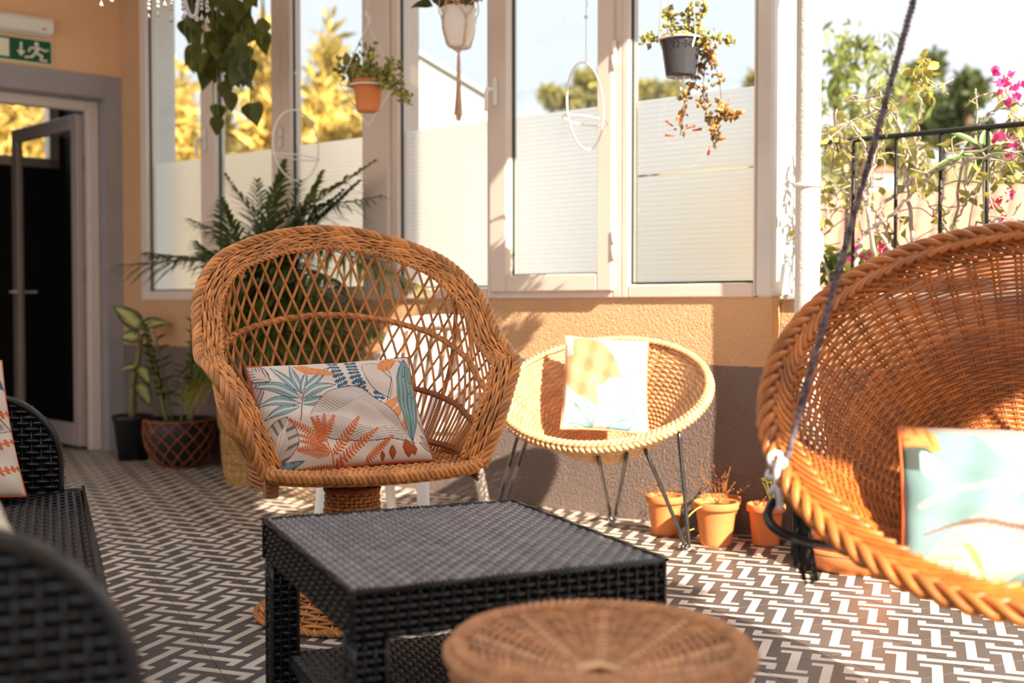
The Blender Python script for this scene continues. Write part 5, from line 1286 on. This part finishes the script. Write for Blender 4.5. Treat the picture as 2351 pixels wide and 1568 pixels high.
for u, v, d_ in ((1548, 312, (-1, 0, .1)), (1575, 295, (1, 0, .3)), (1560, 285, (.3, 0, 1)), (1545, 290, (-.6, 0, .5)), (1590, 300, (1, 0, .2)), (1630, 335, (-.2, 0, -1)), (1685, 270, (.6, 0, .6))):
    p = WN(u, v, .30) - bl_; mb.tube([p, p + nrm(np.array(d_)) * .035], [.003, .006], 6)
tag(mb.build('flowers', mred, BPt), kind='stuff')

# ---------------- chandelier corner
ch0 = D(405, -95, 4.3)
CH = thing('chandelier', 'crystal chandelier with glass drops at the top left corner', 'chandelier', ch0)
M_cry = mat('crystal', (.42, .36, .33), .08, .1, spec=1.)
mb = MB(); mb.lathe([(0, -.05), (.03, -.045), (.045, -.01), (.03, .02), (.015, .06), (.03, .1), (0, .12)], 20); mb.tube([(0, 0, .1), (0, 0, CEILZ - ch0[2])], .006, 6); mb.build('stem', M_cry, CH)
cp = np.array([ (-.112, 0), (-.085, 0), (.11, 0)])
def dropstr(px, vtop, vbot, sz):
    t_ = D(px, vtop, 4.3) - ch0; b_ = D(px, vbot, 4.3) - ch0; mb = MB(); ln = t_[2] - b_[2]; z = 0
    while z < ln - sz * 3: mb.sphere(t_ - [0, 0, z], .0075, 8, 6); z += .016
    q = MB(); mb.lathe([(0, 0), (sz * .35, -sz * .8), (sz, -sz * 2.2), (sz * .8, -sz * 2.9), (0, -sz * 3.3)], 8, t_ - [0, 0, z]); mb.build('crystal_drop', M_cry, CH, False)
for a in ((341, -40, 36, .006), (362, -35, 34, .007), (393, -40, 46, .011), (420, 0, 34, .007), (452, 10, 46, .010), (463, -10, 38, .009), (475, -15, 45, .010), (378, -30, 10, .008), (232, -40, 6, .008), (256, -40, 4, .008)): dropstr(*a)
for pts in (((405, -95), (430, 20), (448, 36), (458, -10), (470, -40)), ((405, -95), (380, -30), (350, -25), (335, -50)), ((405, -95), (300, -30), (240, -40), (228, -70)), ((405, -95), (520, -40), (560, -60))):
    mb = MB(); mb.tube(crom([D(u, v, 4.3) - ch0 for u, v in pts], 10), .008, 8); arm_ = mb.build('arm', M_cry, CH); e_ = D(*pts[-1], 4.3) - ch0; m2 = MB(); m2.lathe([(0, 0), (.03, .008), (.035, .02), (.012, .02), (.01, .08), (0, .08)], 16, e_); m2.build('candle_cup', M_cry, arm_)

# ================================================================== BEYOND THE PARAPET
M_blk = mat('black_iron', (.012, .012, .014), .45, .1, metal=.3)
r0 = WN(1884, 328, -.15); zt = r0[2]
RL = thing('railing', 'black iron balustrade on the parapet', 'railing', W(1.2, -.15, .95))
rlo = np.array(RL.location)
mb = MB(); mb.tube([W(1.0, -.15, zt), W(7.0, -.15, zt)], .010, 8); mb.build('top_rail', M_blk, RL, origin=rlo)
sb = [S_(u, 600, -.15) for u in (1957.6, 2058, 2157)]; dsb = (sb[2] - sb[0]) / 2
for i in range(-1, 30):
    s0 = sb[0] + i * dsb
    if s0 < 6.9: mb = MB(); mb.tube([W(s0, -.15, .95), W(s0, -.15, zt)], .0072, 6); mb.build('baluster', M_blk, RL, origin=rlo)
TRg = thing('planter_trough', 'dark planter trough on the parapet ledge', 'planter', W(1.6, -.15, .951))
mb = MB(); wb(mb, 1.22, 1.72, -.06, -.138, .951, 1.0, .006); mb.build('trough', mat('trough_dark', (.03, .025, .022), .6, .3, 20), TRg, False, origin=TRg.location)
mb = MB(); wb(mb, 1.23, 1.71, -.07, -.13, .985, 1.003); mb.build('soil', M_soil, TRg, False, origin=TRg.location)

# bougainvillea
BG = thing('bougainvillea', 'bougainvillea with bare pale branches and pink flowers along the railing', 'plant', W(1.5, -.15, 1.0)); bgo = np.array(BG.location)
r2 = np.random.default_rng(77)
br = [((2010, 660), (1992, 480), (1960, 400), (1938, 335), (1898, 312), (1850, 300)), ((2104, 640), (2086, 460), (2078, 360), (2062, 280), (2035, 252), (1985, 262)), ((2060, 640), (2030, 520), (1995, 470), (1968, 430), (1940, 408), (1888, 392)),
      ((2090, 640), (2010, 510), (2075, 430), (2140, 392), (2250, 362), (2360, 345)), ((1905, 650), (1882, 540), (1922, 462), (1905, 420), (1862, 400)), ((2108, 390), (2106, 330), (2113, 220), (2118, 135)), ((2180, 640), (2210, 370), (2240, 300), (2290, 250), (2360, 238)),
      ((2310, 320), (2322, 262), (2298, 200)), ((1960, 640), (1985, 540), (2040, 500), (2105, 432), (2185, 368), (2290, 330)), ((2160, 640), (2185, 535), (2232, 440), (2305, 382), (2360, 372)), ((1870, 560), (1905, 500), (1875, 470), (1880, 440)), ((2030, 520), (2060, 560), (2120, 600)),
      ((1880, 655), (1872, 640), (1880, 560), (1940, 500), (1990, 480)), ((1992, 480), (2000, 400), (2015, 330), (2040, 300)), ((2240, 440), (2270, 400), (2310, 300)), ((1995, 470), (1990, 380), (1970, 300), (1930, 270)), ((2250, 640), (2200, 560), (2150, 500), (2110, 430)), ((1940, 335), (1925, 300), (1900, 290)), ((2040, 250), (2020, 220), (1990, 225)), ((2160, 540), (2230, 520), (2300, 500), (2351, 505))]
mb = MB(); twp = []
for k, q in enumerate(br):
    nn0 = -.15 + .10 * r2.normal() - .08; P = [WN(u, v, nn0 + .05 * r2.normal()) - bgo for u, v in q]; c = crom(P, 9); c = c + r2.normal(0, .004, c.shape); r_ = .0095 if k in (0, 1, 3, 8) else .006
    mb.tube(c, np.linspace(r_, r_ * .4, len(c)), 6); twp.append(c)
    for j in range(9):
        p = c[r2.integers(len(c) // 3, len(c))]; e_ = p + nrm(r2.normal(0, 1, 3) * [1, .8, 1]) * (.06 + .10 * r2.random()); cc_ = crom([p, (p + e_) / 2 + r2.normal(0, .015, 3), e_], 4); mb.tube(cc_, .0026, 4); twp.append(cc_[3:])
tag(mb.build('branches', M_bark, BG), kind='stuff')
mb = MB(); mb.tube(crom([W(1.17, -.02, .0) - bgo, WN(1850, 770, .0) - bgo, WN(1862, 690, .0) - bgo, WN(1852, 640, .0) - bgo, WN(1876, 590, -.02) - bgo, WN(1880, 540, -.05) - bgo], 10) + 0, np.linspace(.03, .018, 51), 10); mb.tube(crom([WN(1858, 700, .02) - bgo, WN(1848, 650, .03) - bgo, WN(1868, 610, .03) - bgo, WN(1878, 570, 0) - bgo], 8), .014, 8); mb.build('trunk', mat('trunk_white', (.66, .60, .55), .85, .25, 25, .6, 120), BG)
mb = MB()
for c in twp:
    for j in range(r2.integers(0, 4)):
        p = c[r2.integers(0, len(c))]; g_, _, _ = leafgrid(.035 + .02 * r2.random(), .014, ovate, 4, 3, .3, .4); d = nrm(r2.normal(0, 1, 3) + [0, 0, -.5]); n_ = r2.normal(0, 1, 3); n_ = nrm(n_ - np.dot(n_, d) * d); y_ = np.cross(n_, d); mb.grid((g_.reshape(-1, 3) @ np.array([d, y_, n_]) + p).reshape(g_.shape))
for u, v in ((2118, 135), (2115, 160), (2130, 155), (2122, 185), (2128, 210), (2112, 200), (2135, 140), (2108, 165), (2090, 220), (1900, 300), (1930, 300), (1960, 340), (1985, 430), (1915, 350), (2120, 370), (2130, 410), (2300, 410), (2340, 400), (2000, 330), (1870, 320), (1890, 430), (1900, 560), (1935, 600), (1960, 620), (1990, 610), (1970, 580), (2010, 560), (1940, 640), (2060, 520), (2050, 540), (2300, 560), (2270, 480)):
    for j in range(3):
        p = WN(u + r2.normal() * 11, v + r2.normal() * 9, -.2) - bgo; g_, _, _ = leafgrid(.05, .018, ovate, 5, 3, .3, .5); d = nrm(r2.normal(0, 1, 3) + [0, 0, -.8]); n_ = r2.normal(0, 1, 3); n_ = nrm(n_ - np.dot(n_, d) * d); y_ = np.cross(n_, d); mb.grid((g_.reshape(-1, 3) @ np.array([d, y_, n_]) + p).reshape(g_.shape))
tag(mb.build('leaves', mat('bougainvillea_leaf', (.42, .38, .09), .5, .4, 20, island=.4, trans=.4), BG), kind='stuff')
M_pink = mat('pink_bract', (.80, .06, .26), .5, .3, 30, island=.4, trans=.35)
for u, v, s_z in ((2305, 178, 1.), (2328, 205, .9), (2322, 225, .8), (2285, 318, .9), (2310, 335, .8), (2265, 345, .6), (2025, 585, 1.), (2045, 575, .8), (1962, 588, .8), (2290, 468, .7), (2300, 505, .7), (2010, 600, .7), (1975, 560, .4), (2318, 440, .5)):
    mb = MB(); p = WN(u, v, -.2) - bgo
    for j in range(9):
        d = nrm(r2.normal(0, 1, 3)); n_ = r2.normal(0, 1, 3); n_ = nrm(n_ - np.dot(n_, d) * d); y_ = np.cross(n_, d); g_, _, _ = leafgrid(.035 * s_z, .016 * s_z, ovate, 5, 3, .3, .4); mb.grid((g_.reshape(-1, 3) @ np.array([d, y_, n_]) + p + d * .006 + r2.normal(0, .012, 3)).reshape(g_.shape))
    mb.build('flower_cluster', M_pink, BG)

# variegated dracaena on the ledge
dc = WN(2256, 660, -.17); dc[2] = .952
DR = pot('dracaena_pot', 'dracaena with white-striped leaves in a pot on the parapet ledge', dc, .07, .05, .12, .02); DR['category'] = 'plant'
tpd = WN(2262, 358, -.17) - dc
mb = MB(); mb.tube(crom([(0, 0, .1), (.01, 0, .25), tpd * [1, 1, .8], tpd], 8), .011, 8); mb.build('stem', mat('dracaena_stem', (.42, .40, .24), .7, .3, 60), DR)
def stripe_leaf(ln, wd, cu):
    P, T_, C_ = leafgrid(ln, wd, lance, 14, 9, .45, cu); f = (np.abs(C_) > .55).astype(float); col = (1 - f)[..., None] * np.array([.10, .20, .04]) + f[..., None] * np.array([.72, .70, .36]); mb = MB(); mb.grid(P, col); me = mb.data('leaf', color=True); me.materials.append(mat_attr('striped_leaf', .4, .05, .3)); return me
for u, v in ((2140, 402), (2150, 290), (2190, 345), (2225, 425), (2272, 285), (2348, 328), (2350, 365), (2330, 405), (2245, 300), (2300, 320), (2200, 395)):
    t_ = WN(u, v, -.17 + .05 * r2.normal()) - dc; d = t_ - tpd; ln = np.linalg.norm(d) * 1.08; o = link('leaf', stripe_leaf(ln, .024, .7), DR); orient(o, tpd, nrm(nrm(d) + [0, 0, .38]), (0, -.4, 1))

# ---------------- trees, houses, hills outside
gr = MB(); gr.grid(np.array([[(x, y, -4.0) for x in np.linspace(-120, 160, 8)] for y in np.linspace(2, 260, 8)])); gmat = mat('outside_ground', (.36, .33, .24), .9, .2, .1)
gr_o = struct(gr.build('ground_outside', gmat, smooth=False))
def cloud_tree(name, label, c, blobs, n, lsz, m, trunk=None, seed=1, group=None, long=1., droop=0.):
    o = thing(name, label, 'tree', c, group=group); c = np.asarray(c, float); r3 = np.random.default_rng(seed)
    bl = np.array(blobs, float); wts = bl[:, 3] * bl[:, 4] * bl[:, 5]; wts = wts / wts.sum(); ks = r3.choice(len(bl), n, p=wts)
    p = r3.normal(0, 1, (n, 3)); p = nrm(p) * (r3.random((n, 1)) ** .45); p = bl[ks, :3] + p * bl[ks, 3:6]
    d = nrm(r3.normal(0, 1, (n, 3)) + [0, 0, -droop]); e1 = nrm(np.cross(d, r3.normal(0, 1, (n, 3)))); s_z = lsz * (.6 + .8 * r3.random((n, 1)))
    V = np.stack([p, p + d * s_z * .5 * long + e1 * s_z * .24, p + d * s_z * long, p + d * s_z * .5 * long - e1 * s_z * .24], 1); mb = MB(); idx = np.arange(n * 4).reshape(n, 4); mb.add(V.reshape(-1, 3), idx)
    tag(mb.build('crown', m, o, smooth=False), kind='stuff')
    if trunk: 
        for tr_ in trunk: mb = MB(); q = crom(tr_[0], 5); mb.tube(q, np.linspace(tr_[1], tr_[1] * .5, len(q)), 7); mb.build('trunk', M_barkd, o)
    return o
M_gold = mat('conifer_gold', (.62, .46, .13), .7, .4, 2, island=.4, trans=.35)
M_pine = mat('pine_green', (.10, .12, .035), .7, .4, 2, island=.4, trans=.2)
M_olive = mat('tree_olive', (.30, .26, .07), .7, .4, 2, island=.4, trans=.3)
def ctree(label, u, vtop, Y, wpx, seed, vbot=760, m=None, lean=0., n=5200, name='conifer'):
    k = Y / FPX; b = D(u, vbot, Y); H_ = (vbot - vtop) * k; r_ = wpx / 2 * k; r3 = np.random.default_rng(seed)
    bl = []
    for i in range(16):
        q = i / 15.; rr = r_ * (1.05 - .82 * q) * (.75 + .5 * r3.random()); bl.append((lean * H_ * q ** 2 + .35 * r_ * r3.normal() * (1 - q), .3 * r_ * r3.normal(), H_ * (.06 + .9 * q), rr, rr, H_ * .085))
    return cloud_tree(name, label, b, bl, n, .17 * Y / 16, m or M_gold, [([(0, 0, -4 - b[2]), (0, 0, H_ * .4), (lean * H_ * .7, 0, H_ * .9)], .12)], seed, 'golden trees behind the windows', long=1.6, droop=-.5)
ctree('golden conifer farthest left, seen through the corner window', 420, 170, 15, 150, 1)
ctree('golden conifer behind the hanging pothos', 505, 190, 17, 150, 2)
ctree('tall golden conifer between pothos and ring hanger', 610, 70, 16, 150, 3)
ctree('golden conifer with a leaning tip behind the ring hanger', 715, 60, 15, 170, 4, lean=.07)
ctree('low golden conifer behind the terracotta hanging pot', 800, 215, 16, 130, 5)
ctree('golden tree seen through the window of the dark room', 40, 130, 19, 330, 6, n=7000)
# white gabled house behind the middle windows
hz_ = 13.0
def hpnt(u, v): return D(u, v, hz_)
rg = [hpnt(640, -75), hpnt(1440, 402), hpnt(1440, 1250), hpnt(640, 1250)]
HS = thing('gable_house', 'white gabled house wall behind the middle windows', 'house', (hpnt(1040, 700)[0], hz_, -4)); hso = np.array(HS.location)
poly = [hpnt(*q) for q in ((872, 62), (1150, 229), (1150, 1300), (872, 1300))]
mb = MB(); mb.prism([(q[0], q[2]) for q in poly], lambda x, z, t: np.array([x, t, z]), hz_, hz_ + 6); mb.build('wall', mat('house_white', (.52, .50, .46), .8, .03, 1), HS, False, origin=hso)
mb = MB(); a_, b_ = poly[0] + [0, 0, -.045], poly[1] + [0, 0, -.045]; mb.box((0, 0, 0), (1, 1, 1), f=lambda x, y, z: a_ + (b_ - a_) * x + np.array([0, -.05 + 6.1 * y, .0 + .03 * z])); mb.build('roof_slab', mat('house_white2', (.50, .48, .45), .8), HS, False, origin=hso)
# far trees in the middle panes
def rtree(label, u, v, Y, wpx, hpx, seed, m=None, n=2200, name='far_tree', grp='far trees'):
    k = Y / FPX; b = D(u, v, Y); r3 = np.random.default_rng(seed); bl = [(wpx * k * .38 * r3.normal(), 0.5 * wpx * k * r3.normal() * .4, hpx * k * .30 * r3.normal(), wpx * k * .24, wpx * k * .24, hpx * k * .22) for _ in range(9)]
    return cloud_tree(name, label, b, bl, n, .0075 * Y, m or M_olive, [([(0, 0, -4 - b[2]), (0, 0, 0)], .02 * Y * .3)], seed, grp)
rtree('far round tree behind the second ring hanger', 1345, 212, 30, 110, 90, 11); rtree('far low trees left of the black hanging pot', 1490, 218, 34, 90, 60, 12); rtree('small far treetop at the right edge of the last window', 1730, 190, 34, 30, 30, 13, n=600)
rtree('dark far pine beyond the railing', 2225, 235, 24, 110, 150, 14, M_pine, 3000); rtree('dark far tree left of the pine beyond the railing', 2165, 270, 26, 70, 120, 15, M_pine, 2000); rtree('tan far trees behind the iron railing', 2000, 345, 28, 260, 90, 16, M_olive, 4000); rtree('olive far trees at the right edge beyond the railing', 2310, 330, 26, 160, 90, 17, M_olive, 2600); rtree('dim far tree behind the drain pipe tree', 2100, 250, 30, 90, 110, 18, M_pine, 1600)
# weeping tree right of the pipe
wt = D(1960, 200, 7.5); r3 = np.random.default_rng(5)
bl = [(*(D(u, v, 7.5 + .4 * r3.normal()) - wt), rx, .35, rz) for u, v, rx, rz in ((1935, 105, .18, .17), (1985, 110, .2, .14), (1960, 170, .26, .2), (2030, 165, .22, .14), (2085, 190, .18, .14), (1920, 200, .16, .2), (1950, 260, .22, .2), (2050, 230, .25, .15), (2000, 290, .3, .15), (1910, 330, .14, .2), (2090, 250, .14, .12), (1920, 400, .12, .15))]
cloud_tree('weeping_tree', 'light green tree with drooping leaves beyond the drain pipe', wt, bl, 900, .06, mat('weeping_leaf', (.27, .30, .08), .5, .4, 3, island=.5, trans=.4), [([np.array([D(1960, 900, 7.6)[0], 7.6, -4.0]) - wt, D(1960, 900, 7.6) - wt, D(1950, 500, 7.6) - wt, D(1970, 250, 7.5) - wt], .05), ([D(1952, 480, 7.6) - wt, D(2010, 300, 7.5) - wt, D(2080, 220, 7.4) - wt], .03), ([D(1955, 450, 7.6) - wt, D(1920, 300, 7.5) - wt, D(1930, 120, 7.4) - wt], .025)], 5, None, long=1.5, droop=1.4)
# shrubs below the railing
def shrub(label, u, v, Y, wpx, hpx, seed, m, n=500, lsz=.05):
    b = D(u, v, Y); k = Y / FPX; return cloud_tree('shrub', label, b, [(0, 0, 0, wpx * k * .5, .12, hpx * k * .5)], n, lsz, m, None, seed, 'shrubs at the parapet', long=1.4, droop=.5)
sb_ = shrub('green shrub leaves behind the dark planter trough', 1960, 615, 4.75, 150, 90, 41, M_lfol, 420)
mb = MB(); mb.tube([(0, 0, -.3), (0, 0, 0)], .02, 6); mb.tube([(0, 0, -4 - sb_.location.z), (0, 0, -.2)], .03, 6); mb.build('trunk', M_barkd, sb_)
# orange tiled roof beyond the railing
RF = thing('tiled_roof_house', 'house with a wide pale orange tiled roof beyond the railing', 'house', (7, 11.5, -4)); rfo = np.array(RF.location)
e0, e1 = D(1780, 655, 9.0), D(2700, 655, 9.0); g0, g1 = D(1810, 452, 14.), D(2750, 405, 14.)
nu_, nv_ = 300, 40; Uu, Vv = np.meshgrid(np.linspace(0, 1, nu_), np.linspace(0, 1, nv_)); base = ((1 - Vv)[..., None] * ((1 - Uu)[..., None] * e0 + Uu[..., None] * e1) + Vv[..., None] * ((1 - Uu)[..., None] * g0 + Uu[..., None] * g1))
base[..., 2] += .035 * np.abs(np.sin(Uu * 22 * PI)) + .03 * ((Vv * 16) % 1)
mb = MB(); mb.grid(base); tag(mb.build('tile_roof', mat('roof_tile', (.42, .19, .11), .8, .18, 3), RF, origin=rfo, smooth=False), kind='stuff')
mb = MB(); mb.box((e0[0], 9.05, -4), (e1[0], 14, e0[2] - .02)); mb.build('wall', MATS['house_white'], RF, False, origin=rfo)
h1 = D(2015, 452, 15.5); WH = thing('small_white_house', 'small white house above the orange roof ridge', 'house', (h1[0], h1[1], -4))
mb = MB(); mb.box((-.16, -.3, 0), (.16, .3, 4 + h1[2] + .3)); mb.build('wall', MATS['house_white'], WH, False); mb = MB(); mb.prism([(-.2, 4 + h1[2] + .3), (.2, 4 + h1[2] + .3), (0, 4 + h1[2] + .38)], lambda x, z, t: np.array([x, t, z]), -.34, .34); mb.build('roof', mat('roof_tile', (.7, .36, .22)), WH, False)
# hill on the right
hl_ = MB(); xs = np.linspace(8, 110, 40); prof_ = np.array([D(1500 + 1400 * i / 39, 372 - 26 * math.sin(i * .33) - 10 * math.sin(i * 1.1), 60.) for i in range(40)])
hl_.grid(np.array([[(p[0], 40, -4) for p in prof_], [(p[0], 52, p[2] * .6) for p in prof_], [tuple(p) for p in prof_], [(p[0], 75, p[2] + .5) for p in prof_], [(p[0], 100, -4) for p in prof_]])); struct(hl_.build('hill', mat('hill_tan', (.34, .24, .12), .9, .4, .25, col2=(.20, .18, .08))))

# far mountain ridge seen over the film
mt = MB(); pr_ = np.array([D(1000 + 1700 * i / 39, 196 + 22 * math.sin(i * .21 + 1) + 6 * math.sin(i * .9), 220.) for i in range(40)])
mt.grid(np.array([[(p[0], 150, -4) for p in pr_], [(p[0], 190, p[2] * .65) for p in pr_], [tuple(p) for p in pr_], [(p[0], 255, -4) for p in pr_]])); struct(mt.build('mountain', mat('mountain_hazed', (.24, .27, .30), .9, .15, .02)))  # haze is put into the pale blue-grey base colour
# petals fallen on the tiles
for (u, v, lab) in ((1737, 1284, 'fallen pale petal on the tiles in front of the pots'), (1585, 1268, 'fallen pink petal on the tiles beside the hairpin foot')):
    c = G(u, v); P, _, _ = leafgrid(.034, .014, ovate, 6, 5, .5, .8); mb = MB(); mb.grid(P + [0, 0, .012]); o = mb.build('petal', mat('petal_pale', (.62, .36, .28), .6, trans=.3)); o.location = tuple(c); tag(o, lab, 'petal', 'fallen petals')
